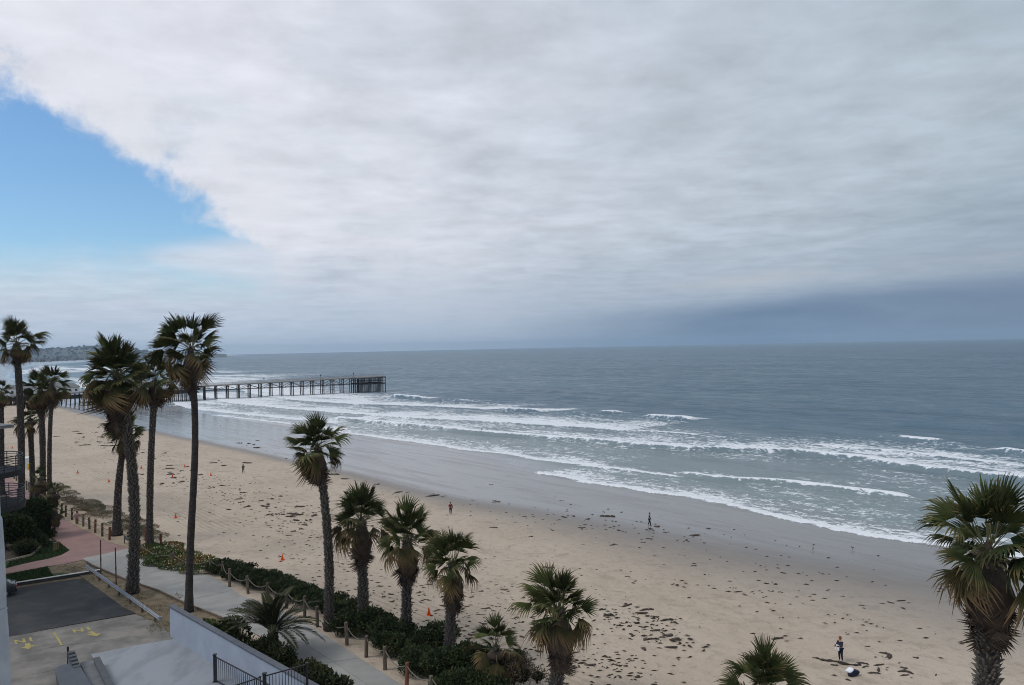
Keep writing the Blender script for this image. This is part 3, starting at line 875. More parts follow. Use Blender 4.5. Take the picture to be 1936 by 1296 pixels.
PZ = 2.1
p3, p4 = [gp(x, y, PZ + FH) - np.array([0, 0, FH]) for x, y in ((500, 1278), (580, 1256))]
f2 = empty('metal_fence', p3); tag(f2, 'black picket fence run crossing in front of the white wall', 'fence', 'black metal fence runs')
fence_post(p3, f2, .16, .1); fence_post(p4, f2, .12, .02); fence_panel(p3 + (p4 - p3) * .04, p4, f2, 13)
mb = MB(); q_ = (p4 - p3); mb.box((q_[0] / 2, q_[1] / 2, -PZ / 2 - .002), (float(np.linalg.norm(q_)) + .3, .3, PZ), math.atan2(q_[1], q_[0])); mb.build('plinth', M_wallb, f2)
p5 = fz(425, 1302)
f3 = empty('metal_gate', p5); tag(f3, 'black picket gate at the bottom edge below the fence corner', 'gate')
fence_panel(p5, fz(490, 1281), f3, 14)
fence_post(fz(492, 1281), f3, .06, .01); fence_post(fz(420, 1304), f3, .08, .02)

M_greyp = mat('grey_painted_block', (.17, .18, .19), (.14, .15, .16), 2, .75)
M_dgrey = mat('dark_grey_block', (.085, .09, .098), (.07, .075, .082), 2, .7)
zr = 1.0
ra_, rb_ = gp(134, 1233, zr), gp(205, 1370, zr)
rd = rb_ - ra_; Lr = float(np.linalg.norm(rd)); rd = rd / Lr; rn = np.array([-rd[1], rd[0], 0]); rang = math.atan2(rd[1], rd[0])
rw = empty('ramp_wall', ra_ * np.array([1, 1, 0])); tag(rw, 'grey ramp wall with stepped coping blocks beside the driveway', 'wall')
mb = MB(); c = rd * Lr / 2; mb.box((c[0], c[1], .36), (Lr, .34, .72), rang); mb.build('wall', M_greyp, rw)
for k in range(5):
    c = rd * (.25 + k * .52); mb = MB()
    mb.box((c[0], c[1], 1.0 - .075 * k - .10), (.40, .42, .36), rang); mb.build('coping_block', M_dgrey, rw)
ra2, rb2 = gp(182, 1244, .6), gp(245, 1370, .6)
r2 = empty('low_wall', ra2 * np.array([1, 1, 0])); tag(r2, 'low wall with dark coping along the pale driveway edge', 'wall')
d2 = rb2 - ra2; L2 = float(np.linalg.norm(d2)); d2 = d2 / L2; an2 = math.atan2(d2[1], d2[0])
mb = MB(); c = d2 * L2 / 2; mb.box((c[0], c[1], .27), (L2, .30, .54), an2); mb.build('wall', M_greyp, r2)
mb = MB(); mb.box((c[0], c[1], .58), (L2 + .1, .42, .08), an2); mb.build('coping', M_dgrey, r2)
mb = MB(); n_ = []
flo = px_poly([(152, 1254), (180, 1246), (250, 1372), (205, 1372)], .25)
struct(up_sheet('ramp', flo, .25, M_greyp), 'grey garage ramp between the stepped wall and low wall')
mb = MB()
top = [(150, 1256), (135, 1255), (118, 1257), (108, 1261), (105, 1268), (107, 1280), (130, 1345), (200, 1345)]
mb.prism(px_poly(top, .75), .30, .75)
tag(mb.build('planter_slab', mat('slate_slab', (.075, .085, .10), (.065, .072, .085), 1, .5)), 'dark grey rounded slab at the foot of the stepped wall', 'slab')
gb_ = at(132, 1247, ra_[1] + .3); kb_ = empty('gate_post', gb_ * np.array([1, 1, 0])); tag(kb_, 'short black post with a red box beside the stepped wall', 'post')
mb = MB(); mb.tube([(-.12, 0, 0), (-.12, 0, 1.25)], .07, 8); mb.build('post', M_black, kb_)
mb = MB(); mb.box((-.05, -.06, .42), (.16, .12, .18)); mb.build('box', mat('red_box', (.22, .03, .03), None, rough=.6), kb_)

# ------------------------------------------------------------------ car at the left edge
def make_car(loc, rz):
    c = empty('parked_car', loc, rz)
    M_car = mat('dark_car_paint', (.016, .018, .021), None, rough=.25, spec=.6)
    prof = [(-2.2, .35), (-2.25, .75), (-2.15, 1.0), (-1.75, 1.05), (-1.2, 1.48), (-.2, 1.52), (.7, 1.45), (1.35, 1.0), (2.1, .88), (2.25, .6), (2.2, .3)]
    mb = MB(); n = len(prof)
    for s in (-1, -.86, .86, 1):
        for (x, z) in prof:
            k = 1.0 if abs(s) < .9 else (.9 if z > 1.1 else .97)
            mb.v.append((x * (1 if abs(s) < .9 else .985), s * .9 * (1 if z < 1.1 else .84), .02 + z * k + .02))
    for r_ in range(3):
        for i in range(n - 1):
            a = r_ * n + i; mb.face((a, a + n, a + n + 1, a + 1))
    mb.face(list(range(n))); mb.face(list(range(4 * n - 1, 3 * n - 1, -1))); mb.face((0, n - 1, 4 * n - 1, 3 * n)) if False else None
    mb.build('body', M_car, c, True)
    mb = MB(); mb.poly([(-1.83, -.62, 1.10), (-1.83, .62, 1.10), (-1.30, .58, 1.46), (-1.30, -.58, 1.46)][::-1]); mb.build('rear_window', M_glass, c)
    for s in (-1, 1):
        mb = MB(); mb.box((-2.235, s * .72, .86), (.06, .26, .20)); mb.build('tail_light', mat('red_lens', (.35, .03, .015), None, rough=.25), c)
        mb = MB(); mb.poly([(-1.2, s * .775, 1.08), (-1.0, s * .77, 1.40), (.55, s * .77, 1.38), (1.1, s * .79, 1.08)][::-s]); mb.build('side_window', M_glass, c)
        for x in (-1.4, 1.4):
            wm = MB(); wm.lathe([(.2, -.11), (.31, -.11), (.33, 0), (.31, .11), (.2, .11)], 18)
            o = wm.build('wheel', M_black, c); o.rotation_euler = (math.pi / 2, 0, 0); o.location = (x, s * .80, .33)
            wm = MB(); wm.lathe([(.19, -.115), (.19, .115)], 12); wm.build('rim', M_galv, o)
    mb = MB(); mb.box((-2.24, 0, .48), (.14, 1.7, .24)); mb.build('bumper', M_car, c)
    mb = MB(); mb.box((-2.275, 0, .84), (.03, .48, .13)); mb.build('number_plate', M_white, c)
    tag(c, 'dark car with a red tail light parked by the kerb', 'car')
    return c
cp = gp(20, 1133); make_car((cp[0] - 2.45, cp[1] + .45, 0.004), math.radians(180 + math.degrees(math.atan2(kd[1], kd[0]))))

# ------------------------------------------------------------------ rope posts
POSTS = [(16.6, 896), (20, 900), (23.4, 902.7), (27, 905.7), (31, 909), (36, 912.5), (46, 922), (50.5, 926.5), (55.4, 930.6), (60, 935), (66, 939), (73, 944), (82, 952),
         (90, 957.5), (97.6, 962), (106.5, 967), (116.3, 972.5), (124.4, 977), (136.3, 983), (146, 990), (157.6, 995), (169.3, 1000.5), (180, 1007), (193.4, 1014), (207, 1021)]
POSTS2 = [(258, 1013.5), (275.5, 1021.5), (289, 1031), (304.5, 1036)]
POSTS3 = [(262.7, 1050), (326.7, 1073), (398.7, 1085), (421, 1091), (434, 1108), (469, 1121), (505.6, 1134), (542, 1148), (576, 1163), (600, 1184), (656, 1218), (692.5, 1241), (728, 1265), (769, 1297), (817, 1323), (862, 1352)]
pm = MB(); pm.tube([(0, 0, -.3), (0, 0, 1.40), (0, 0, 1.5), (0, 0, 1.52)], [.13, .127, .122, .09], 10)
post_me = pm.mesh('post', M_timber)
pm2 = MB(); pm2.v, pm2.f, pm2.mi = pm.v, pm.f, pm.mi
post_red = pm2.mesh('post_red', M_timber_red)
ORD = ['first', 'second', 'third', 'fourth', 'fifth', 'sixth', 'seventh', 'eighth', 'ninth', 'tenth', 'eleventh', 'twelfth', 'thirteenth', 'fourteenth', 'fifteenth', 'sixteenth', 'seventeenth', 'eighteenth', 'nineteenth', 'twentieth', 'twenty-first', 'twenty-second', 'twenty-third', 'twenty-fourth', 'twenty-fifth']
def post_row(px, lab, rev, grp, red=()):
    pos = [Vector(gp(x, y)) for x, y in px]
    for i, p in enumerate(pos):
        k = len(pos) - 1 - i if rev else i
        o = link('rope_post', post_red if i in red else post_me, None, None, p)
        o.rotation_euler = (RNG.uniform(-.04, .04), RNG.uniform(-.04, .04), RNG.uniform(0, 6))
        o.scale = (1, 1, RNG.uniform(.93, 1.06))
        tag(o, lab(ORD[k], i), 'post', grp)
        if i < len(pos) - 1:
            q = pos[i + 1]; L_ = (q - p).length
            for hh, sag in ((1.25, .24), (.6, .15)) if grp.startswith('rope posts beside the red') else ((1.28, min(.6, .12 * L_ + .1)),):
                mb = MB(); pts = []
                for s_ in np.linspace(0, 1, 11):
                    w_ = p.lerp(q, float(s_)) - p
                    pts.append((w_.x, w_.y, hh - sag * 4 * s_ * (1 - s_)))
                mb.tube(pts, .034, 5)
                r_ = mb.build('rope', M_rope); r_.parent = o
                r_.matrix_parent_inverse = (Matrix.Translation(p) @ o.rotation_euler.to_matrix().to_4x4() @ Matrix.Diagonal((*o.scale, 1))).inverted() @ Matrix.Translation(p)
post_row(POSTS, lambda n, i: f'timber rope post beside the red path, {n} from the bench end towards the pier', True, 'rope posts beside the red path', (6, 22, 24))
post_row(POSTS2, lambda n, i: f'dark timber post at the seaward corner beyond the bench, {n} from the bench', False, 'posts round the bench corner', (0, 1, 2, 3))
post_row(POSTS3, lambda n, i: (f'timber rope post beside the concrete walkway, {n} along from the bench'), False, 'rope posts beside the concrete walkway', (0, 13))

# ------------------------------------------------------------------ people
M_skin = mat('skin', (.42, .25, .18), None, rough=.6)
M_hairb = mat('brown_hair', (.05, .03, .02), None, rough=.8)
M_hairr = mat('auburn_hair', (.22, .07, .03), None, rough=.8)
def skinned(name, pts, edges, radii, m_, parent, root=0, sub=1):
    me = bpy.data.meshes.new(name); me.from_pydata(pts, edges, [])
    me.materials.append(m_)
    o = link(name, me, None, parent)
    o.modifiers.new('skin', 'SKIN').use_smooth_shade = True
    if not me.skin_vertices: 
        bm = bmesh.new(); bm.from_mesh(me); bm.verts.layers.skin.verify(); bm.to_mesh(me); bm.free()
    sv = me.skin_vertices[0].data
    for i, r_ in enumerate(radii):
        sv[i].radius = (r_, r_) if not isinstance(r_, tuple) else r_
        sv[i].use_root = (i == root)
    ss = o.modifiers.new('smooth', 'SUBSURF'); ss.levels = sub; ss.render_levels = sub
    return o

def person(loc, face, label, top, bottom, hair, stride=.0, arms=((.06, .05), (.06, .05)), bend=0.0, sit=False, H=1.7, cap=None):
    """face: heading in degrees from +y towards +x; arms: (forward swing, elbow lift) left and right"""
    p = empty('person', loc, -math.radians(face)); p.scale = (H / 1.7,) * 3
    tag(p, label, 'person')
    if sit:
        ph = .46
        leg = lambda s: [(s * .10, .06, ph), (s * .12, .46, ph + .02), (s * .12, .50, .10), (s * .12, .62, .04)]
    else:
        ph = .92
        def leg(s):
            q = stride * s
            return [(s * .09, 0, .87), (s * .10, .03 + q * .45, .48), (s * .10, q - .01 - max(0, -q) * .15, .09 + max(0, -q) * .12), (s * .10, q + .13, .04 + max(0, -q) * .05)]
    sp = [(0, 0, ph), (0, .01 + bend * .3, ph + .22), (0, bend * .8, ph + .43), (0, bend * 1.05, ph + .55), (0, bend * 1.25 + .015, ph + .66), (0, bend * 1.3 + .02, ph + .75)]
    rd = [.125, .115, .135, .05, .088, .07]
    pts = list(sp); ed = [(0, 1), (1, 2), (2, 3), (3, 4), (4, 5)]
    parts = {'t': [0, 1, 2], 'l': [], 'a': []}
    for s in (-1, 1):
        b = len(pts); pts += leg(s); rd += [.085, .058, .036, .03]; ed += [(0, b), (b, b + 1), (b + 1, b + 2), (b + 2, b + 3)]; parts['l'].append([b, b + 1, b + 2])
        fw, lift = arms[0 if s < 0 else 1]
        sh = (s * .185, bend * .85, ph + .46); el = (s * .24, bend * .85 + fw * .5, ph + .19)
        wr = (s * (.23 - lift * .25), bend * .85 + fw + lift * .35, ph - .04 + lift * .45)
        hd = tuple(wr[k] + (wr[k] - el[k]) * .22 for k in range(3))
        b = len(pts); pts += [sh, el, wr, hd]; rd += [.055, .042, .03, .034]; ed += [(2, b), (b, b + 1), (b + 1, b + 2), (b + 2, b + 3)]; parts['a'].append([b, b + 1, b + 2])
        d = (Vector(hd) - Vector(wr)).normalized(); sd = d.cross(Vector((0, 1, .1))).normalized()
        for k, (o_, l_) in enumerate(((-1.6, .055), (-.8, .075), (0, .082), (.8, .074), (1.6, .06))):
            b2 = len(pts); a0 = Vector(hd) + sd * o_ * .014
            spread = sd * (o_ * .012 if k else -.03)
            pts += [tuple(a0 + d * .02), tuple(a0 + d * (.02 + l_ * .55) + spread), tuple(a0 + d * (.02 + l_) + spread * 1.3 + Vector((0, .012, 0)))]
            rd += [.0095, .009, .008]; ed += [(b + 3, b2), (b2, b2 + 1), (b2 + 1, b2 + 2)]
    skinned('body', pts, ed, rd, M_skin, p)
    def cloth(name, chains, m_, grow, rs=1.0):
        ids = []; e2 = []
        for ch in chains:
            for i in ch:
                if i not in ids: ids.append(i)
            e2 += [(ids.index(ch[i]), ids.index(ch[i + 1])) for i in range(len(ch) - 1)]
        return skinned(name, [pts[i] for i in ids], e2, [rd[i] * rs + grow for i in ids], m_, p)
    cloth('top', [[2, 1, 0]] + [[2] + a for a in parts['a']], top, .018)
    cloth('trousers', [[0] + l for l in parts['l']], bottom, .016)
    hm = MB(); hc = sp[4]
    hm.lathe([(.05, -.15), (.085, -.06), (.098, .0), (.098, .06), (.07, .11), (.02, .135)], 10, (hc[0], hc[1] - .018, hc[2] + .035))
    hm.build('hair', hair if cap is None else cap, p, True)
    nm = MB(); nm.lathe([(.018, 0), (.012, .03), (.004, .045)], 6, (hc[0], hc[1] + .085, hc[2] - .02)); nm.build('nose', M_skin, p)
    return p
M_cblack = mat('black_cloth', (.012, .012, .014), None, rough=.9)
M_cnavy = mat('navy_cloth', (.018, .022, .045), None, rough=.9)
M_cred = mat('dark_red_cloth', (.16, .018, .03), None, rough=.9)
M_cwhite = mat('white_cloth', (.75, .76, .78), None, rough=.9)
M_cgreen = mat('olive_cloth', (.05, .05, .035), None, rough=.9)
pl = beach_pt(1590, 1251)
person(pl, 250, 'person in dark clothes standing on the sand holding something white', M_cnavy, M_cnavy, M_hairr, .03, ((.20, .55), (.20, .55)), .02)
mb = MB()
for k in range(6):
    z_ = .62 + .0; mb.poly([(-.20 + .066 * k, .30 + .02 * math.sin(k * 2.1), 1.18), (-.134 + .066 * k, .30 + .02 * math.sin(k * 2.1 + 2.1), 1.18), (-.134 + .066 * k, .33 + .03 * math.sin(k * 1.7 + 1.7), .86 + .03 * math.sin(k)), (-.20 + .066 * k, .33 + .03 * math.sin(k * 1.7), .86 + .03 * math.sin(k - 1))])
o = mb.build('white_cloth', M_cwhite); so = o.modifiers.new('thick', 'SOLIDIFY'); so.thickness = .03
o.location = pl; o.rotation_euler.z = -math.radians(250); tag(o, 'crumpled white cloth held by the person standing on the sand', 'cloth')
person(beach_pt(1228, 995), 100, 'dark clothed person walking on the wet sand by the surf', M_cblack, M_cblack, M_hairb, .16, ((-.12, .1), (.12, .2)), .03)
person(beach_pt(852, 973.5), 165, 'person in a dark red top walking across the wet sand', M_cred, M_cblack, M_hairb, .12, ((.10, .05), (.05, .3)), .03)
person(beach_pt(460, 895), 185, 'person in olive clothes walking on the far dry sand', M_cgreen, M_cblack, M_hairb, .14, ((.1, .1), (-.1, .1)), .03)
sp_ = sea_pt(911, 818); sp_.z -= .55
person(sp_, 240, 'person in a black wetsuit wading waist deep in the white water', M_cblack, M_cblack, M_hairb, .1, ((.15, .3), (.1, .3)), .03)
person(gp(145.6, 992.5), 160, 'person in a pale pink top walking by the rope posts', mat('pink_cloth', (.42, .27, .25), None, rough=.9), mat('tan_cloth', (.24, .16, .13), None, rough=.9), M_hairb, .12, ((.1, .1), (-.1, .1)), .02)

# bench and the person on it
bp = Vector(gp(238, 1027)); be = Vector(gp(262, 1040)); bd = (be - bp).normalized(); brz = math.atan2(bd.y, bd.x)
bn_ = empty('park_bench', bp + bd * .9, brz); tag(bn_, 'weathered bench facing the sea behind a thick palm trunk', 'bench')
M_bench = mat('bench_timber', (.115, .135, .125), (.08, .095, .09), 4, .85)
for k in range(4):
    mb = MB(); mb.box((0, -.05 + k * .13, .45), (1.8, .11, .04)); mb.build('seat_plank', M_bench, bn_)
for k in range(3):
    mb = MB(); mb.box((0, -.14 - .03 * k, .60 + .14 * k), (1.8, .035, .11)); mb.build('back_plank', M_bench, bn_)
for s in (-1, 1):
    mb = MB(); mb.box((s * .86, -.16, .46), (.09, .09, .92)); mb.box((s * .86, .36, .30), (.08, .08, .60)); mb.box((s * .86, .10, .62), (.09, .60, .05)); mb.build('end_frame', M_bench, bn_)
pp = bp + bd * .38
person(pp + Vector((-bd.y, bd.x, 0)) * .12, math.degrees(math.pi / 2 - brz) - 90, 'person in black with a cap sitting on the bench', M_cblack, M_cnavy, M_hairb, sit=True, cap=M_cblack)

# ------------------------------------------------------------------ cones, bins, bag, birds
cm = empty('traffic_cone', (0, 0, 0))
mb = MB(); mb.lathe([(.155, .03), (.035, .62), (.028, .65)], 14); mb.build('cone', M_cone, cm, True)
mb = MB(); mb.box((0, 0, .02), (.40, .40, .04)); mb.build('base', M_cone, cm)
CONES = [(534, 1059, 'orange traffic cone beside the vehicle tracks near the clipped hedge'), (811, 1163, 'orange traffic cone standing among kelp behind the shaggy palms'), (332, 979.5, 'orange traffic cone between the two tall smooth palm trunks'),
         (206, 912, 'orange traffic cone left of the leaning palm trunk on open sand'), (147, 895, 'small orange cone on open sand beyond the leaning dune palms'), (398.7, 900, 'orange traffic cone right of the tallest palm trunk'),
         (349.4, 884, 'tiny orange cone just left of the tallest palm trunk, nearer the water'), (326, 903, 'orange traffic cone in the kelp left of the tallest palm trunk'), (267, 886, 'tiny orange cone beside the far palm trunk, towards the pier'), (23, 848, 'tiny orange cone far along the beach near the house balcony')]
first = True
for x, y, lb in CONES:
    p = beach_pt(x, y)
    if first: o = cm; first = False
    else:
        o = cm.copy(); COL.objects.link(o)
        for ch in list(cm.children):
            c_2 = ch.copy(); COL.objects.link(c_2); c_2.parent = o
    o.location = p; o.rotation_euler.z = RNG.uniform(0, 3); tag(o, lb, 'traffic cone', 'orange cones on the beach')

p = beach_pt(52.5, 885)
b1 = empty('beach_toilet', p); tag(b1, 'white portable cabin standing on the sand behind the palms', 'cabin')
mb = MB(); mb.box((0, 0, 1.0), (1.2, 1.2, 2.0)); mb.build('body', M_white, b1)
mb = MB(); mb.box((0, 0, 2.08), (1.32, 1.32, .16), taper=.7); mb.build('roof', M_white, b1)
mb = MB(); mb.box((.1, -.615, .95), (.75, .03, 1.7)); mb.build('door', mat('pale_grey', (.52, .54, .55), None), b1)
p = beach_pt(56, 888)
b1 = empty('yellow_barrel', p); tag(b1, 'yellow barrel on the sand beside the white cabin', 'barrel')
mb = MB(); mb.lathe([(.38, 0), (.42, .1), (.42, .95), (.38, 1.05)], 14); mb.build('body', mat('yellow_plastic', (.55, .33, .03), None, rough=.5), b1, True)
mb = MB(); mb.lathe([(.44, 1.05), (.44, 1.12), (.2, 1.2)], 14); mb.build('lid', mat('yellow_plastic'  , (.5, .3, .03)), b1)

p = beach_pt(1612, 1277)
b1 = empty('beach_bag', p, .4); tag(b1, 'navy bag with a white towel lying on the sand', 'bag')
bm = bmesh.new(); bmesh.ops.create_icosphere(bm, subdivisions=3, radius=.35)
for v_ in bm.verts:
    q = v_.co.copy(); k = 1 + .22 * math.sin(q.x * 9 + q.y * 5) * math.cos(q.z * 8)
    v_.co = Vector((q.x * 1.25 * k, q.y * .8 * k, max(0.0, q.z * .75 + .16) * k))
me = bpy.data.meshes.new('bag'); bm.to_mesh(me); bm.free(); link('bag', me, M_cnavy, b1)
bm = bmesh.new(); bmesh.ops.create_icosphere(bm, subdivisions=3, radius=.25)
for v_ in bm.verts:
    q = v_.co.copy(); v_.co = Vector((q.x * 1.3 - .22, q.y * .9 + .02, q.z * .45 + .36 + .05 * math.sin(q.x * 14)))
me = bpy.data.meshes.new('towel'); bm.to_mesh(me); bm.free(); link('towel', me, M_cwhite, b1)

for x, y, lb in ((1537, 1042, 'tiny grey shorebird on the wet sand, further from the big palm'), (1612, 1040, 'tiny grey shorebird on the wet sand, closer to the big palm')):
    b1 = empty('shorebird', beach_pt(x, y), RNG.uniform(0, 6)); tag(b1, lb, 'bird', 'shorebirds on the wet sand')
    skinned('body', [(0, -.22, .22), (0, -.08, .25), (0, .06, .27), (0, .12, .34), (0, .15, .40), (0, .23, .39)], [(i, i + 1) for i in range(5)], [.015, .055, .06, .03, .034, .008], mat('grey_feathers', (.16, .15, .145), None), b1, 2)
    for s in (-1, 1):
        mb = MB(); mb.tube([(s * .025, 0, .22), (s * .025, -.02, .11), (s * .025, .0, 0), (s * .025, .05, 0)], .008, 5); mb.build('leg', M_twig, b1)

# ------------------------------------------------------------------ palms
def fan_leaf(seed, R=1.15, pet=1.25, nseg=26, span=105, droop=.30, cup=.10, tipdroop=.55, sag=.18, tipbrown=.35, twist=0.0):
    r = random.Random(seed); mb = MB(); tip = []
    def P(v, tb=0.0):
        mb.v.append(tuple(v)); tip.append(tb); return len(mb.v) - 1
    # petiole
    ax = []
    for k in range(5):
        s = k / 4; ax.append(Vector((0, pet * s, -sag * pet * s * s)))
    n0 = len(mb.v)
    for k, p in enumerate(ax):
        w_ = .030 * (1 - .45 * k / 4)
        for dx_, dz_ in ((-w_, 0), (w_, 0), (0, -w_ * 1.1)): P(p + Vector((dx_, 0, dz_)))
    for k in range(4):
        for j in range(3):
            a, b = n0 + k * 3 + j, n0 + k * 3 + (j + 1) % 3
            mb.face((a, b, b + 3, a + 3), 1)
    hub = ax[-1]; slope = -2 * sag
    fw = Vector((0, 1, slope)).normalized(); upv = Vector((0, -slope, 1)).normalized()
    def pt(th, rad, zoff=0.0, ex=0.0):
        d = Vector((math.sin(th), 0, 0)) + fw * math.cos(th)
        q = rad / R
        z = -droop * R * q * q * (.35 + .65 * abs(math.cos(th))) - cup * R * abs(math.sin(th)) * q - ex
        tw = twist * math.sin(th) * q
        return hub + d * rad + upv * (z + zoff) + upv * tw
    dth = math.radians(2 * span / nseg)
    for i in range(nseg):
        th = math.radians(-span) + dth * (i + .5)
        Lg = R * (.72 + .28 * math.cos(th * .62)) * r.uniform(.86, 1.10)
        rs = Lg * r.uniform(.46, .60)
        tb = min(1, max(0, r.gauss(tipbrown, .35)))
        td = tipdroop * r.uniform(.4, 1.6); sw = r.uniform(-.05, .05)
        pleat = .020
        a0, c0, b0 = P(pt(th - dth / 2, .05)), P(pt(th, .05, .008)), P(pt(th + dth / 2, .05))
        a1, c1_, b1 = P(pt(th - dth * .5, rs, -pleat), tb * .1), P(pt(th, rs, pleat)), P(pt(th + dth * .5, rs, -pleat), tb * .1)
        mb.face((a0, c0, c1_, a1)); mb.face((c0, b0, b1, c1_))
        r2 = rs + (Lg - rs) * .55; e2 = td * (r2 - rs) ** 2 * 1.2
        wv = dth * .30
        a2, c2_, b2 = P(pt(th - wv + sw, r2, -.01, e2), tb * .7), P(pt(th + sw, r2, .008, e2), tb * .7), P(pt(th + wv + sw, r2, -.01, e2), tb * .7)
        mb.face((a1, c1_, c2_, a2)); mb.face((c1_, b1, b2, c2_))
        e3 = td * (Lg - rs) ** 2 * 1.9 + .02
        t_ = P(pt(th + sw * 2, Lg, 0, e3), tb)
        mb.face((a2, c2_, t_)); mb.face((c2_, b2, t_))
    return mb, tip

def leaf_mesh(name, mats, *a, **k):
    mb, tip = fan_leaf(*a, **k)
    me = mb.mesh(name, mats, False)
    at_ = me.attributes.new('tip', 'FLOAT', 'POINT'); at_.data.foreach_set('value', tip)
    return me

GREEN = [leaf_mesh('frond', [M_leaf, M_petiole], 100 + i, R=1.18 + .05 * (i % 3), droop=.02 + .03 * (i % 4), cup=.04 + .09 * (i % 4), tipdroop=.10 + .16 * (i % 4), sag=.03 + .03 * (i % 4), tipbrown=.30 + .25 * (i % 3), twist=.22 * (i % 3 - 1), span=56 + 9 * (i % 5), nseg=22, pet=(1.1, .75, 1.25, .9, .6)[i % 5]) for i in range(10)]
YOUNG = [leaf_mesh('frond', [M_leaf, M_petiole], 200 + i, span=40 + 12 * i, droop=.0, cup=.03 + .08 * i, tipdroop=.03, sag=.01, tipbrown=.08, pet=.95, nseg=20) for i in range(3)]
OLD = [leaf_mesh('frond', [M_leafold, M_petiole], 300 + i, droop=.18 + .10 * i, cup=.15 + .12 * i, tipdroop=.9, sag=.14, tipbrown=.75, span=55 + 9 * i, twist=.25 * (i - 1.5), nseg=22, pet=1.1) for i in range(5)]
DEAD = [leaf_mesh('dead_frond', [M_dead, M_dead], 400 + i, R=1.15, pet=.7, nseg=18, span=58 + 8 * i, droop=.15, cup=.55 + .12 * i, tipdroop=.25, sag=.10, tipbrown=.35, twist=.15 * (i - 2)) for i in range(5)]

WIND = Vector((-.80, .12, 0))

def stub_mesh(path, rads, dens, ln, seed):
    r = random.Random(seed); mb = MB()
    L = sum((path[i + 1] - path[i]).length for i in range(len(path) - 1))
    n = int(L * dens); k = 0
    for i in range(n):
        s = (i + .5) / n
        f_ = s * (len(path) - 1); j = min(int(f_), len(path) - 2); u_ = f_ - j
        c = path[j].lerp(path[j + 1], u_); R = rads[j] + (rads[j + 1] - rads[j]) * u_
        a = i * 2.39996 + r.uniform(-.3, .3)
        o = Vector((math.cos(a), math.sin(a), 0)); t = Vector((-math.sin(a), math.cos(a), 0))
        l_ = ln * r.uniform(.5, 1.3); w_ = .065 * r.uniform(.8, 1.4); up_ = Vector((0, 0, r.uniform(.10, .26)))
        p = c + o * (R * .93)
        tipv = p + o * l_ + up_
        n0 = len(mb.v)
        mb.v += [tuple(p - t * w_), tuple(p + t * w_), tuple(p + t * w_ * .2 + Vector((0, 0, .13))), tuple(p - t * w_ * .2 + Vector((0, 0, -.08))), tuple(tipv - t * w_ * .6), tuple(tipv + t * w_ * .6)]
        for q in ((0, 3, 4), (3, 1, 5), (3, 5, 4), (1, 2, 5), (2, 0, 4), (2, 4, 5)): mb.face([n0 + x for x in q])
    return mb

def place_frond(me, name, parent, base, az, el, sc, roll, wind, wide=1.0, attach=None):
    d = Vector((math.cos(az) * math.cos(el), math.sin(az) * math.cos(el), math.sin(el)))
    d = (d + WIND * wind * (1.0 - .3 * abs(d.z))).normalized()
    upv = Vector((0, 0, 1)) if abs(d.z) < .97 else Vector((-math.cos(az), -math.sin(az), 0))
    if abs(d.z) >= .8: upv = (Vector((0, 0, 1)) * .4 + Vector((-math.cos(az), -math.sin(az), 0)) * (1 if d.z > 0 else -1)).normalized()
    x = d.cross(upv).normalized(); z = x.cross(d).normalized()
    m_ = Matrix((x, d, z)).transposed().to_4x4()
    m_ = m_ @ Matrix.Rotation(roll, 4, 'Y') @ Matrix.Diagonal((sc * wide, sc, sc, 1))
    o = link(name, me, None, parent)
    o.matrix_local = Matrix.Translation(attach if attach is not None else base) @ m_
    return o

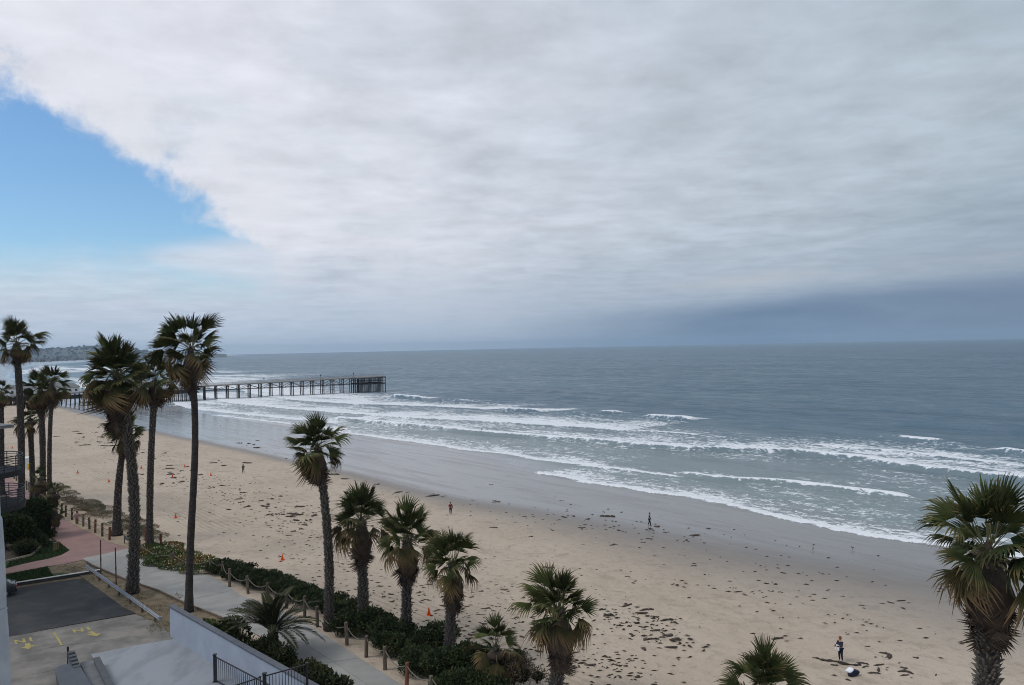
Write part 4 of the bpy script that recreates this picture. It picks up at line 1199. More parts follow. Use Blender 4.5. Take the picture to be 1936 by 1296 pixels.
def fan_palm(base, crown, R, label, rb, rt, nf=32, nd=26, skirt=2.4, skirt_r=.9, stubs=(14, .10), bow=0.0, seed=1, wind=.35, low=-30, upright=0.0, bare_top=0.0, mid=0.0):
    r = random.Random(seed * 13 + 5)
    base, crown = Vector(base), Vector(crown)
    p = empty('fan_palm', base); tag(p, label, 'palm tree', 'fan palms along the beach')
    c = crown - base; H = c.length
    n = 14; path, rads = [], []
    for i in range(n + 1):
        s = i / n
        q = c * s + Vector((bow * math.sin(math.pi * s) + mid * math.sin(2 * math.pi * s), 0, 0))
        path.append(q); rads.append((rt + (rb - rt) * (1 - s) ** 1.6) * (1 + .38 * math.exp(-s * H / .7)) * r.uniform(.96, 1.04))
    mb = MB(); sub = []; rs = []
    for i in range(n):
        for k in range(4):
            sub.append(path[i].lerp(path[i + 1], k / 4)); rs.append((rads[i] + (rads[i + 1] - rads[i]) * k / 4) * r.uniform(.955, 1.045))
    sub.append(path[-1]); rs.append(rads[-1])
    mb.tube(sub, rs, 12)
    tr = mb.build('trunk', M_trunk, p, True)
    if stubs[0]:
        sm = stub_mesh(path, rads, stubs[0], stubs[1], seed)
        so_ = sm.build('leaf_stubs', M_stub, tr); so_['kind'] = 'stuff'
    k = R / 2.35
    hm = MB(); hm.lathe([(rt * .8, -1.0 * k), (rt * .95, -.6 * k), (rt * .8, -.2 * k), (rt * .45, .12 * k), (.03, .38 * k)], 10, tuple(c))
    heart = hm.build('crown', mat('crown_fibre', (.060, .050, .030), (.035, .028, .020), 4, .95), p, True)
    nf = int(nf * 1.15)
    for i in range(nf):
        u_ = (i + .5) / nf
        el = math.radians(88 - (88 - low) * u_ ** (1.0 + upright) + r.uniform(-7, 7))
        az = i * 2.39996 + r.uniform(-.75, .75)
        if u_ < .22: me = r.choice(YOUNG + GREEN[:2])
        elif u_ < .62: me = r.choice(GREEN)
        elif u_ < .80: me = r.choice(GREEN + OLD)
        else: me = r.choice(OLD)
        att = c + Vector((math.cos(az) * rt * .6, math.sin(az) * rt * .6, (.35 - .75 * u_) * k))
        place_frond(me, 'frond', heart, c, az, el, k * r.uniform(.68, 1.14), r.uniform(-.85, .85), wind * r.uniform(.3, 1.4) * (1 if u_ > .1 else .5), 1.0, att)
    if nd:
        sk = MB(); sr = skirt_r
        sk.lathe([(rt * 1.1, -skirt * .86), (rt + sr * .36, -skirt * .72), (rt + sr * .54, -skirt * .50), (rt + sr * .30, -skirt * .26), (rt * .9, -.2)], 12, (c.x, c.y, c.z - .1 * k))
        skirt_o = sk.build('dead_skirt', M_dead, p, True)
        for i in range(nd):
            u_ = (i + .5) / nd
            az = i * 2.39996 + r.uniform(-.4, .4)
            zo = -.70 * k - u_ * max(.1, skirt - 1.55)
            el = math.radians(-64 - 20 * min(1, u_ * 1.3) + r.uniform(-9, 6) + (16 if r.random() < .08 else 0)) if skirt_r > .7 else math.radians(-72 + r.uniform(-9, 9))
            att = c + Vector((math.cos(az) * (rt * .8 + skirt_r * .12), math.sin(az) * (rt * .8 + skirt_r * .12), zo))
            sc_ = r.uniform(.75, 1.05) * (.62 + .28 * skirt_r)
            place_frond(r.choice(DEAD), 'dead_frond', skirt_o, c, az, el, sc_, r.uniform(-.6, .6), wind * .25, r.uniform(.8, 1.0), att)
    return p

def palm_px(base_px, crown_px, Rpx, label, Y=None, **k):
    if Y is None:
        b = Vector(gp(*base_px)); Yb = b.y
    else:
        Yb = Y; q = at(base_px[0], base_px[1], Y); b = Vector((q[0], q[1], -.4))
    c = Vector(at(crown_px[0], crown_px[1], Yb))
    return fan_palm(b, c, Rpx * Yb / F, label, **k)

palm_px((1862, 1400), (1868, 1040), 132, 'big shaggy fan palm nearest the camera, standing alone beside the surf view', Y=33.5, rb=.46, rt=.36, nf=40, nd=64, skirt=3.9, skirt_r=1.25, stubs=(60, .24), seed=1, wind=.12, low=-30)
palm_px((1448, 1600), (1444, 1300), 90, 'fan palm whose green top just rises over the bottom edge', Y=39.3, rb=.36, rt=.30, nf=26, nd=12, skirt=1.6, skirt_r=.9, stubs=(20, .1), seed=2, wind=.05, low=-20)
palm_px((1050, 1318), (1058, 1152), 80, 'shaggy fan palm with a wide brown skirt right of the small palm', Y=47.4, rb=.36, rt=.31, nf=38, nd=40, skirt=3.4, skirt_r=1.15, stubs=(52, .17), seed=3, wind=.12, low=-24)
palm_px((937, 1290), (938, 1222), 64, 'small young fan palm rising out of the dark shrubs', Y=49.0, rb=.22, rt=.2, nf=15, nd=3, skirt=.9, skirt_r=.8, stubs=(20, .08), seed=4, wind=.08, low=-22)
palm_px((849, 1238), (857, 1066), 66, 'fan palm with a neat brown skirt, first left of the small palm', rb=.33, rt=.28, nf=32, nd=34, skirt=3.0, skirt_r=.75, stubs=(56, .16), seed=5, wind=.10, low=-16)
palm_px((768, 1203), (770, 1018), 68, 'fan palm with a ragged drooping skirt, second left of the small palm', rb=.34, rt=.28, nf=34, nd=36, skirt=3.1, skirt_r=.95, stubs=(56, .16), seed=6, wind=.12, low=-22)
palm_px((688, 1180), (683, 984), 70, 'fan palm with a long brown skirt, third left of the small palm', rb=.36, rt=.30, nf=34, nd=38, skirt=3.3, skirt_r=.95, stubs=(56, .16), seed=7, wind=.22, low=-22)
palm_px((622, 1190), (600, 846), 60, 'slim tall fan palm growing through the clipped hedge', rb=.33, rt=.26, nf=34, nd=34, skirt=2.5, skirt_r=.8, stubs=(44, .14), bow=.35, seed=8, wind=.08, low=-30)
palm_px((357, 1157), (360, 660), 72, 'tallest fan palm with a smooth slender trunk beside the white wall', rb=.30, rt=.25, nf=36, nd=26, skirt=3.2, skirt_r=.8, stubs=(0, 0), bow=.35, mid=-.15, seed=9, wind=.42, low=-42)
palm_px((250, 1122), (222, 708), 72, 'thick trunked fan palm with a huge windblown shaggy crown', rb=.42, rt=.36, nf=66, nd=52, skirt=4.6, skirt_r=1.7, stubs=(56, .17), bow=.75, seed=10, wind=.5, low=-62)
palm_px((283, 1038), (294, 720), 46, 'straight fan palm behind, just right of the thick trunked palm', rb=.34, rt=.32, nf=34, nd=16, skirt=2.4, skirt_r=1.0, stubs=(26, .09), bow=-.2, seed=11, wind=.45, low=-40)
palm_px((221, 1012), (238, 815), 44, 'leaning fan palm partly hidden behind the thick trunked palm', rb=.50, rt=.32, nf=24, nd=26, skirt=2.8, skirt_r=1.0, stubs=(18, .08), bow=-.3, seed=12, wind=.35, low=-50)
palm_px((40, 968), (31, 650), 48, 'tall dark fan palm at the left edge against the hills', rb=.44, rt=.40, nf=34, nd=16, skirt=2.2, skirt_r=.7, stubs=(22, .08), bow=.3, seed=13, wind=.25, low=-40)
palm_px((80, 946), (76, 738), 40, 'bushy fan palm of the left pair in front of the pier houses', rb=.42, rt=.38, nf=34, nd=22, skirt=3.0, skirt_r=1.1, stubs=(22, .08), bow=.2, seed=14, wind=.4, low=-48)
palm_px((94, 958), (99, 726), 38, 'slender fan palm beside the bushy one before the pier houses', rb=.30, rt=.27, nf=28, nd=18, skirt=3.0, skirt_r=.8, stubs=(16, .08), bow=-.2, seed=15, wind=.4, low=-48)
palm_px((63, 940), (57, 792), 34, 'short fan palm on the dune between the left trunks', rb=.40, rt=.36, nf=24, nd=6, skirt=1.2, skirt_r=.8, stubs=(14, .08), seed=16, wind=.3, low=-30)
palm_px((3, 900), (2, 742), 26, 'fan palm cut by the left edge above the house roof', Y=120.0, rb=.40, rt=.36, nf=28, nd=14, skirt=2.2, skirt_r=.9, stubs=(10, .08), seed=17, wind=.3, low=-45)
def leaner(b_px, c_px, label, seed):
    return palm_px(b_px, c_px, 22, label, rb=.42, rt=.34, nf=14, nd=10, skirt=1.2, skirt_r=.8, stubs=(12, .10), seed=seed, wind=.1, low=-30)
leaner((56, 985), (77, 905), 'leaning dark palm trunk with a small tuft behind the garden bushes', 18)
leaner((70, 1010), (101, 930), 'steeply leaning short palm beside the red path', 19)
leaner((78, 1014), (104, 968), 'shortest leaning palm with dry leaves next to the red path', 20)

# ------------------------------------------------------------------ feather palm by the white wall
def feather_leaf(seed, L=2.7, arch=.55):
    r = random.Random(seed); mb = MB(); n = 46
    P = lambda s: Vector((0, L * s * (1 - .12 * s), L * (.30 * s - arch * s * s)))
    for k in range(8):
        a, b = P(k / 8), P((k + 1) / 8); wd_ = .035 * (1 - k / 9)
        n0 = len(mb.v)
        for p in (a, b): mb.v += [tuple(p + Vector((-wd_, 0, 0))), tuple(p + Vector((wd_, 0, 0))), tuple(p + Vector((0, 0, -wd_)))]
        for j in range(3): mb.face((n0 + j, n0 + (j + 1) % 3, n0 + 3 + (j + 1) % 3, n0 + 3 + j), 1)
    for k in range(n):
        s = .12 + .88 * k / (n - 1); p = P(s); d = (P(min(1, s + .02)) - P(s - .02)).normalized()
        ll = .62 * math.sin(math.pi * min(1, .12 + s * .86)) ** .6 * r.uniform(.85, 1.1)
        for sg in (-1, 1):
            o = (Vector((sg, 0, .35 + r.uniform(-.15, .15))).normalized() * .8 + d * .75).normalized()
            e = p + o * ll + Vector((0, 0, -.06)); m_ = p.lerp(e, .5)
            n0 = len(mb.v); mb.v += [tuple(p), tuple(m_ + d * .055), tuple(e), tuple(m_ - d * .055)]
            mb.face((n0, n0 + 1, n0 + 2, n0 + 3))
    return mb.mesh('frond', [mat('feather_leaf', (.026, .034, .015), (.048, .044, .024), 1.5, .75, spec=.12, rand=.3), M_petiole])
FE = [feather_leaf(i, 3.4 + .2 * i, .35 + .08 * i) for i in range(4)]
fb = Vector(w0 + wd * 9.4 + wn * 3.3); fp = empty('feather_palm', fb); tag(fp, 'low feather leaved palm arching over the white boundary wall', 'palm tree')
mb = MB(); mb.tube([(0, 0, 0), (0, 0, .9), (.02, 0, 1.7)], [.42, .40, .30], 12); ft = mb.build('trunk', M_trunk, fp, True)
sm = stub_mesh([Vector((0, 0, 0)), Vector((0, 0, .9)), Vector((.02, 0, 1.7))], [.42, .40, .30], 60, .10, 3); so_ = sm.build('leaf_stubs', M_stub, ft); so_['kind'] = 'stuff'
rr = random.Random(5)
for i in range(36):
    az = i * 2.39996 + rr.uniform(-.2, .2); u_ = (i + .5) / 36
    el = math.radians(78 - 80 * u_ + rr.uniform(-5, 5))
    if math.cos(az) * wn[0] + math.sin(az) * wn[1] < -.1: el = max(el, math.radians(38))
    place_frond(rr.choice(FE), 'frond', fp, Vector((0, 0, 1.7)), az, el, rr.uniform(.85, 1.08), rr.uniform(-.3, .3), .03)

# ------------------------------------------------------------------ shrubs, hedge, ground cover
def blob_leaves(lumps, dens, size, seed, flat=.0, aspect=.5, jitter=.25):
    """leaf quads spread through the outer shell of ellipsoids (cx, cy, cz, rx, ry, rz)"""
    r = np.random.RandomState(seed); V = []; n = 0
    for (cx, cy, cz, rx, ry, rz) in lumps:
        area = 4 * math.pi * ((rx * ry) ** 1.6 / 3 + (rx * rz) ** 1.6 / 3 + (ry * rz) ** 1.6 / 3) ** (1 / 1.6)
        k = int(area * dens)
        d = r.normal(size=(k, 3)); d /= np.linalg.norm(d, axis=1)[:, None]
        d = d[d[:, 2] > -.45]; k = len(d)
        bumps = 1 + .22 * (fbm(d[:, 0] * 2.2 + seed, d[:, 1] * 2.2 + d[:, 2] * 1.7, seed, 3) - .5) * 2
        rad = (1 - jitter * r.rand(k) ** 1.5) * bumps
        p = np.stack([cx + d[:, 0] * rx * rad, cy + d[:, 1] * ry * rad, cz + d[:, 2] * rz * rad], 1)
        a = d + r.normal(size=(k, 3)) * .8; a[:, 2] += .25; a /= np.linalg.norm(a, axis=1)[:, None]
        b = np.cross(a, r.normal(size=(k, 3))); b /= np.linalg.norm(b, axis=1)[:, None] + 1e-9
        s = size * r.uniform(.6, 1.35, k)[:, None]
        q = np.stack([p - b * s * aspect * .1, p + a * s * .55 + b * s * aspect * .5, p + a * s, p + a * s * .5 - b * s * aspect * .5], 1)
        V.append(q.reshape(-1, 3)); n += k
    v = np.concatenate(V); return v, np.arange(len(v)).reshape(-1, 4)

def shrub(name, base, lumps, dens, size, m_, label, cat, seed, core=True, kind=None, aspect=.5, group=None, stems=True):
    p = empty(name, base); tag(p, label, cat, group, kind)
    rl = random.Random(seed * 7); more = []
    for (cx, cy, cz, rx, ry, rz) in lumps:
        more.append((cx, cy, cz * .8, rx * .80, ry * .80, rz * .80))
        for k in range(4):
            a = rl.uniform(0, 6.28); e = rl.uniform(.35, .85); f_ = rl.uniform(.28, .55)
            more.append((cx + math.cos(a) * rx * e, cy + math.sin(a) * ry * e, cz * rl.uniform(.3, 1.0) + rz * rl.uniform(-.1, .45), rx * f_, ry * f_, rz * f_ * rl.uniform(.8, 1.3)))
    lumps = more
    v, q = blob_leaves(lumps, dens, size, seed, aspect=aspect, jitter=.42)
    o = link('foliage', fast_mesh('foliage', v, q, m_, smooth=False), None, p)
    mb = MB(); r = random.Random(seed)
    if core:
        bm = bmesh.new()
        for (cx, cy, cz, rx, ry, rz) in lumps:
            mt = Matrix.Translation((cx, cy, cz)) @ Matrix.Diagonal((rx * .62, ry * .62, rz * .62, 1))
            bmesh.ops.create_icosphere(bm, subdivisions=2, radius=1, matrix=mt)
        me = bpy.data.meshes.new('dark_core'); bm.to_mesh(me); bm.free(); link('dark_core', me, M_core, p)  # near-black solid lumps: the shade inside the bush put into colour
    if stems:
        for (cx, cy, cz, rx, ry, rz) in lumps:
            for k in range(6):
                mb.tube([(cx + r.uniform(-.2, .2) * rx, cy + r.uniform(-.2, .2) * ry, 0), (cx + r.uniform(-.5, .5) * rx, cy + r.uniform(-.5, .5) * ry, cz), (cx + r.uniform(-.8, .8) * rx, cy + r.uniform(-.8, .8) * ry, cz + rz * r.uniform(.6, 1.0))], [.03, .02, .008], 4, False)
        mb.build('stems', M_twig, p)
    return p

def lumps_px(items, base):
    out = []
    for (x, y, rx, rz, zc) in items:
        q = gp(x, y); out.append((q[0] - base[0], q[1] - base[1], zc, rx, rx * .9, rz))
    return out
# clipped hedge along the ropes
hpx = [(400, 1083), (418, 1085), (440, 1096), (462, 1105), (490, 1114), (520, 1124), (548, 1134), (575, 1144), (600, 1154), (630, 1166), (652, 1178)]
hb = gp(400, 1083); hw = resample([gp(x, y)[:2] for x, y in hpx], 15)
nv = np.array([.72, .69])
hl = [(p[0] + nv[0] * .9 - hb[0], p[1] + nv[1] * .9 - hb[1], .50, 1.6, 1.5, .80 + .1 * math.sin(i * 1.7)) for i, p in enumerate(hw)]
shrub('hedge', hb, hl, 150, .17, M_leafd, 'long low clipped hedge behind the rope posts', 'hedge', 21)
hp2 = [(505, 1112), (560, 1131), (610, 1150)]
SB = [
    ('dense dark shrub round the base of the third palm left of the small palm', [(668, 1196, 1.5, 1.1, .6), (705, 1192, 1.7, 1.3, .7)], M_leafd),
    ('dark green shrub between the third and second palms left of the small palm', [(735, 1212, 1.9, 1.25, .7), (752, 1235, 1.5, 1.0, .6)], M_leafd),
    ('low rounded shrub beside the neatest skirted palm', [(800, 1232, 1.6, 1.1, .7), (828, 1222, 1.5, 1.2, .8)], M_leafd),
    ('broad dark shrub behind the nearest rope posts', [(800, 1268, 1.9, 1.1, .6), (850, 1275, 2.0, 1.2, .7)], M_leafd),
    ('dark shrub filling the corner by the small young palm', [(905, 1275, 1.9, 1.35, .8), (900, 1308, 2.0, 1.1, .6), (855, 1315, 1.9, 1.0, .5)], M_leafd),
]
for i, (lb, it, m_) in enumerate(SB):
    b = gp(*it[0][:2]); shrub('shrub', b, lumps_px(it, b), 190, .19, m_, lb, 'shrub', 30 + i, group='dark shrubs under the shaggy palms')
b = gp(965, 1290); shrub('dry_shrub', b, lumps_px([(950, 1285, 1.5, 1.2, .9), (985, 1292, 1.3, 1.0, .7)], b), 150, .22, M_drybrush, 'dry twiggy brown shrub right of the small young palm', 'shrub', 41, aspect=.16)
b = gp(1010, 1320); shrub('ground_cover', b, lumps_px([(985, 1318, 1.3, .4, .1), (1020, 1330, 1.5, .4, .1)], b), 130, .16, M_leafd, 'dark creeping plants spilling onto the sand at the bottom', 'plant', 42)
# planting behind the white wall
def lumps_wall(items, base):
    out = []
    for (s_, d_, rx, rz, zc) in items:
        q = w0 + wd * s_ + wn * d_; out.append((q[0] - base[0], q[1] - base[1], zc, rx, rx * .9, rz))
    return out
b = gp(440, 1195); shrub('broadleaf_shrub', b, lumps_wall([(4.9, 2.1, 1.0, 1.2, 1.2), (6.4, 2.3, 1.1, 1.2, 1.2)], b), 36, .30, M_leafd, 'open broad leaved shrub behind the white wall', 'shrub', 43, core=False, aspect=.55)
b = gp(390, 1178); shrub('yellow_green_shrub', b, lumps_wall([(2.6, 1.5, .85, .9, 1.0), (3.6, 1.5, .9, .9, 1.1)], b), 170, .17, M_leafy, 'small yellowish green shrub beside the tallest palm base', 'shrub', 44)
b = gp(520, 1285); shrub('rounded_shrub', b, lumps_wall([(10.4, 2.3, 1.25, 1.3, 1.15), (11.8, 2.6, 1.25, 1.2, 1.0)], b), 170, .17, M_leafo, 'dense rounded shrub under the feather palm', 'shrub', 45)
b = gp(640, 1345); shrub('glossy_shrub', b, lumps_wall([(15.0, 2.5, 1.1, .9, .9), (16.4, 2.8, 1.1, .9, .8), (17.6, 2.6, 1.1, .9, .9)], b), 120, .23, M_leafo, 'glossy shrub behind the right end of the metal fence', 'shrub', 46, aspect=.6)
# ice plant with flowers
ib = gp(330, 1062)
il = lumps_px([(285, 1040, 1.6, .5, .1), (305, 1050, 2.2, .6, .15), (330, 1060, 2.6, .7, .15), (355, 1068, 2.6, .65, .15), (380, 1078, 1.9, .6, .1), (320, 1035, 1.5, .45, .05), (300, 1066, 1.4, .4, .1), (262, 1052, 1.0, .35, .05), (392, 1066, 1.3, .4, .05)], ib)
v, q = blob_leaves(il, 150, .16, 50); 
ip = link('ice_plant', fast_mesh('ice_plant', v, q, mat('ice_plant_leaf', (.055, .085, .022), (.16, .095, .02), .45, .6, lo=.5, hi=.62), smooth=False), None, None, ib)
tag(ip, 'mat of green and orange ice plant dotted with pale flowers', 'ground cover', kind='stuff')
v, q = blob_leaves(il, 7, .13, 51, aspect=1.0, jitter=.02)
tag(link('flowers', fast_mesh('flowers', v + np.array([0, 0, .05]), q, mat('pale_flower', (.62, .58, .32), None), smooth=False), None, None, ib), 'pale yellow flowers scattered over the ice plant', 'flowers', kind='stuff')
# dune brush
db = gp(190, 985)
rd_ = random.Random(8); dl = []
for k in range(70):
    u_ = rd_.random(); x, y = 100 + 185 * u_ + rd_.gauss(0, 9), 922 + 88 * u_ ** .9 + rd_.gauss(0, 7)
    f_ = rd_.uniform(.35, 1.2)
    q = gp(x, y); dl.append((q[0] - db[0], q[1] - db[1], -.05, f_ * rd_.uniform(.8, 1.6), f_, rd_.uniform(.12, .38)))
v, q = blob_leaves(dl, 120, .17, 52, aspect=.25)
tag(link('dune_brush', fast_mesh('dune_brush', v, q, mat('dune_brush', (.19, .15, .095), (.085, .085, .045), .35, .9), smooth=False), None, None, db), 'low dry brush growing along the dune edge', 'brush', kind='stuff')
v, q = blob_leaves(lumps_px([(x, y, RNG.uniform(.5, .9), .22, 0) for x, y in ((255, 1135), (275, 1130), (300, 1150), (270, 1152), (235, 1128), (215, 1110), (285, 1168), (305, 1182), (310, 1160), (250, 1150), (330, 1130), (140, 1078), (165, 1100), (185, 1095), (120, 1075), (300, 1196), (290, 1188))], db), 50, .24, 53, aspect=.15)
tag(link('dry_grass', fast_mesh('dry_grass', v, q, mat('straw', (.20, .155, .08), (.09, .10, .04), .5, .9), smooth=False), None, None, db), 'tufts of straw coloured grass on the bare patch', 'grass', kind='stuff')
# lawn blades
def blades(poly, n, h, seed, name, label):
    r = np.random.RandomState(seed); P = np.array(poly); lo_, hi_ = P.min(0), P.max(0)
    pts = lo_ + r.rand(n * 3, 2) * (hi_ - lo_); ins = np.zeros(len(pts), bool); j = len(P) - 1
    for i in range(len(P)):
        c1_ = (P[i, 1] > pts[:, 1]) != (P[j, 1] > pts[:, 1])
        xx = (P[j, 0] - P[i, 0]) * (pts[:, 1] - P[i, 1]) / (P[j, 1] - P[i, 1] + 1e-12) + P[i, 0]
        ins ^= c1_ & (pts[:, 0] < xx); j = i
    pts = pts[ins][:n]; k = len(pts); a = r.rand(k) * 6.28; w_ = .05
    b = np.stack([pts[:, 0], pts[:, 1], np.full(k, .01)], 1); s = np.stack([np.cos(a), np.sin(a), np.zeros(k)], 1) * w_
    t = b + np.stack([r.normal(size=k) * .06, r.normal(size=k) * .06, h * r.uniform(.5, 1.2, k)], 1)
    v = np.stack([b - s, b + s, t], 1).reshape(-1, 3)
    tag(link(name, fast_mesh(name, v, np.arange(len(v)).reshape(-1, 3), M_lawn, smooth=False)), label, 'grass', kind='stuff')
blades(px_poly(lawn2)[2:-1] + px_poly([(100, 1090)]), 9000, .10, 60, 'grass', 'short grass of the straight lawn strip')
blades(px_poly([(131, 1041), (115, 1050), (90, 1057), (50, 1065), (10, 1075), (20, 1060), (62, 1048), (80, 1035), (86, 1024), (110, 1024)]), 6000, .10, 61, 'grass', 'short grass of the curved lawn')
# garden bed planting
GB = [('tallest dark bush in the garden bed left of the leaning palms', [(30, 1035, 2.6, 2.6, 2.0), (45, 1020, 2.6, 3.0, 2.2)], M_leafd, 150, .26, .45),
      ('dark bush at the back of the garden bed below the balcony', [(22, 1000, 2.6, 2.4, 1.8), (48, 995, 2.4, 2.2, 1.6)], M_leafd, 110, .28, .4),
      ('spiky olive bush at the front of the garden bed', [(50, 1048, 1.5, 1.2, .7), (66, 1035, 1.5, 1.4, .8)], M_leafo, 110, .36, .14),
      ('spiky dark bush at the foot of the leaning palms', [(70, 1018, 1.7, 1.7, 1.0), (60, 1005, 1.9, 1.9, 1.2)], M_leafd, 110, .40, .14),
      ('small round shrub at the red path corner of the garden bed', [(87, 1016, .9, .7, .4)], M_leafd, 170, .18, .4)]
for i, (lb, it, m_, dn, sz, asp) in enumerate(GB):
    b = gp(*it[0][:2]); shrub('bush', b, lumps_px(it, b), dn, sz, m_, lb, 'bush', 70 + i, aspect=asp, group='bushes in the garden bed')
mb = MB(); cr = [Vector(gp(x, y, .12)) for x, y in ((10, 1062), (35, 1056), (58, 1050), (70, 1042), (76, 1033), (84, 1025), (96, 1021))]
for i in range(len(cr) - 1): mb.bar(cr[i], cr[i + 1], .16, .24)
tag(mb.build('garden_edging', mat('cream_stone', (.36, .31, .22), (.28, .24, .17), 3, .9)), 'cream stone edging curving round the garden bed', 'edging')
for x, y, lb in ((104, 1042, 'short ochre bollard on the curved lawn, left one'), (109, 1040, 'short ochre bollard on the curved lawn, right one')):
    p = empty('bollard', gp(x, y)); tag(p, lb, 'bollard', 'bollards on the curved lawn')
    mb = MB(); mb.lathe([(.14, 0), (.14, .75), (.10, .82)], 10); mb.build('post', mat('ochre_timber', (.20, .15, .07), (.14, .10, .05), 4, .9), p)
    mb = MB(); mb.lathe([(.17, .82), (.17, .90), (.05, .95)], 10); mb.build('cap', M_timber, p)

# ------------------------------------------------------------------ kelp on the sand
def kelp_mesh(seed, long=1.0):
    r = random.Random(seed); bm = bmesh.new(); n = r.randint(3, 6) + int(long * 4)
    x = -.5 * long; a = r.uniform(-.3, .3); y = 0
    for k in range(n):
        s = (k + .5) / n; rad = r.uniform(.10, .22) * (1 - abs(s - .5) * .9)
        mt = Matrix.Translation((x, y, rad * .22)) @ Matrix.Rotation(a, 4, 'Z') @ Matrix.Diagonal((rad * r.uniform(1.3, 2.2), rad, rad * .55, 1))
        bmesh.ops.create_icosphere(bm, subdivisions=1, radius=1, matrix=mt)
        st_ = long / n; x += math.cos(a) * st_; y += math.sin(a) * st_; a += r.uniform(-.7, .7)
    for v_ in bm.verts: v_.co += Vector((r.uniform(-.03, .03), r.uniform(-.03, .03), r.uniform(-.02, .03)))
    for k in range(3 if long < 1.5 else 0):
        a = r.uniform(0, 6.3); l_ = r.uniform(.25, .6); p0 = Vector((r.uniform(-.4, .4) * long, r.uniform(-.1, .1), .04))
        v_ = [bm.verts.new(p0 + Vector(q)) for q in ((0, 0, 0), (.05, .05, .03), (math.cos(a) * l_, math.sin(a) * l_, 0), (.04, -.05, .0))]; bm.faces.new(v_)
    me = bpy.data.meshes.new('kelp'); bm.to_mesh(me); bm.free(); me.materials.append(M_kelp); return me
KM = [kelp_mesh(i, .6 + .25 * (i % 4)) for i in range(10)]
def kelp(px, py, sc, rz, label, group=None, me=None, stretch=1.0):
    o = link('kelp_clump', me or RNG.choice(KM), None, None, beach_pt(px, py))
    o.rotation_euler.z = rz; o.scale = (sc * stretch, sc, sc * .8); tag(o, label, 'seaweed', group); return o
LK = kelp_mesh(77, 3.4)
kelp(1592, 1250, 1.0, -.35, 'long dark strand of kelp under the person standing with the white cloth', me=LK, stretch=1.05)
kelp(1690, 1236, .95, -.2, 'forked piece of kelp on the sand right of the standing person', me=kelp_mesh(78, 1.6))
kelp(1640, 1222, .5, .1, 'small kelp lump on the sand just right of the standing person')
kelp(1037, 1073, 1.7, .1, 'largest lone kelp clump beyond the shaggy wide skirted palm')
kelp(1150, 977, 1.6, .0, 'dark kelp clump on the wet sand left of the walking person')
kelp(1228, 1019, 1.2, .0, 'flat kelp clump just below the walking person on wet sand')
kelp(632, 876, 2.2, .1, 'dark kelp clump on shiny wet sand right of the slim palm crown')
kelp(629, 898, 2.0, .2, 'second kelp clump on shiny wet sand beside the slim palm skirt')
kelp(823, 940, 2.0, -.1, 'kelp clump on wet sand behind the person in dark red')
kelp(470, 876, 2.6, -.2, 'long kelp streak at the wet edge right of the tallest palm')
EXTRA = []
def scatter(n, cx, cy, sx, sy, s0, s1, label, grp, seed, tilt=.25):
    """the larger clumps of one patch as things, told apart by their order across it"""
    r = random.Random(seed); out = []
    for i in range(n):
        x, y = r.gauss(cx, sx), r.gauss(cy, sy); y += (x - cx) * tilt
        if y > 1290 or x > 1930 or x < 60: continue
        out.append((x, y, r.uniform(s0, s1), r.uniform(-.7, .5)))
    big = sorted(sorted(out, key=lambda q: -q[2])[:13])
    EXTRA.extend(q for q in out if q not in big)
    for i, (x, y, sc_, a) in enumerate(big):
        e = (ORD[i] + ' from the left') if i < (len(big) + 1) // 2 else (ORD[len(big) - 1 - i] + ' from the right')
        kelp(x, y, sc_, a, label.replace('#', e.replace('first from the left', 'leftmost').replace('first from the right', 'rightmost')), grp)
scatter(30, 1205, 1180, 50, 18, .4, .95, 'brown kelp clump, # in the patch right of the wide skirted palm', 'kelp patch right of the wide skirted palm', 1, .3)
scatter(32, 520, 968, 55, 18, .7, 1.5, 'brown kelp clump, # in the patch left of the slim palm trunk', 'kelp patch left of the slim palm trunk', 2, .35)
scatter(26, 330, 893, 45, 16, .9, 1.7, 'brown kelp clump, # in the patch around the tallest palm trunk', 'kelp patch around the tallest palm trunk', 3, .2)
scatter(22, 180, 828, 35, 15, 1.2, 2.2, 'brown kelp clump, # on the sand below the pier houses', 'kelp below the pier houses', 4, .3)
scatter(32, 1080, 985, 120, 16, .5, 1.2, 'dark kelp bit, # along the wet line between the two walkers', 'kelp between the two walkers', 5, .12)
scatter(34, 770, 1140, 80, 32, .35, .75, 'brown kelp bit, # on the sand among the shaggy palms', 'kelp among the shaggy palms', 6, .3)
scatter(30, 960, 1150, 50, 40, .35, .8, 'brown kelp bit, # on the sand above the small young palm', 'kelp above the small young palm', 7, .2)
scatter(26, 1120, 1255, 70, 24, .35, .8, 'brown kelp bit, # right of the wide skirted trunk at the bottom', 'kelp at the bottom of the sand', 8, .05)
scatter(20, 1530, 1120, 150, 30, .4, .8, 'thin kelp scrap, # on the damp sand left of the big palm', 'kelp scraps left of the big palm', 9, .1)
scatter(14, 1690, 1268, 60, 16, .35, .7, 'thin kelp scrap, # on the sand near the navy bag', 'kelp scraps near the navy bag', 10, .1)
scatter(12, 560, 868, 60, 8, .9, 1.8, 'kelp streak, # along the edge of the shiny wet sand', 'kelp along the shiny wet edge', 11, .33)
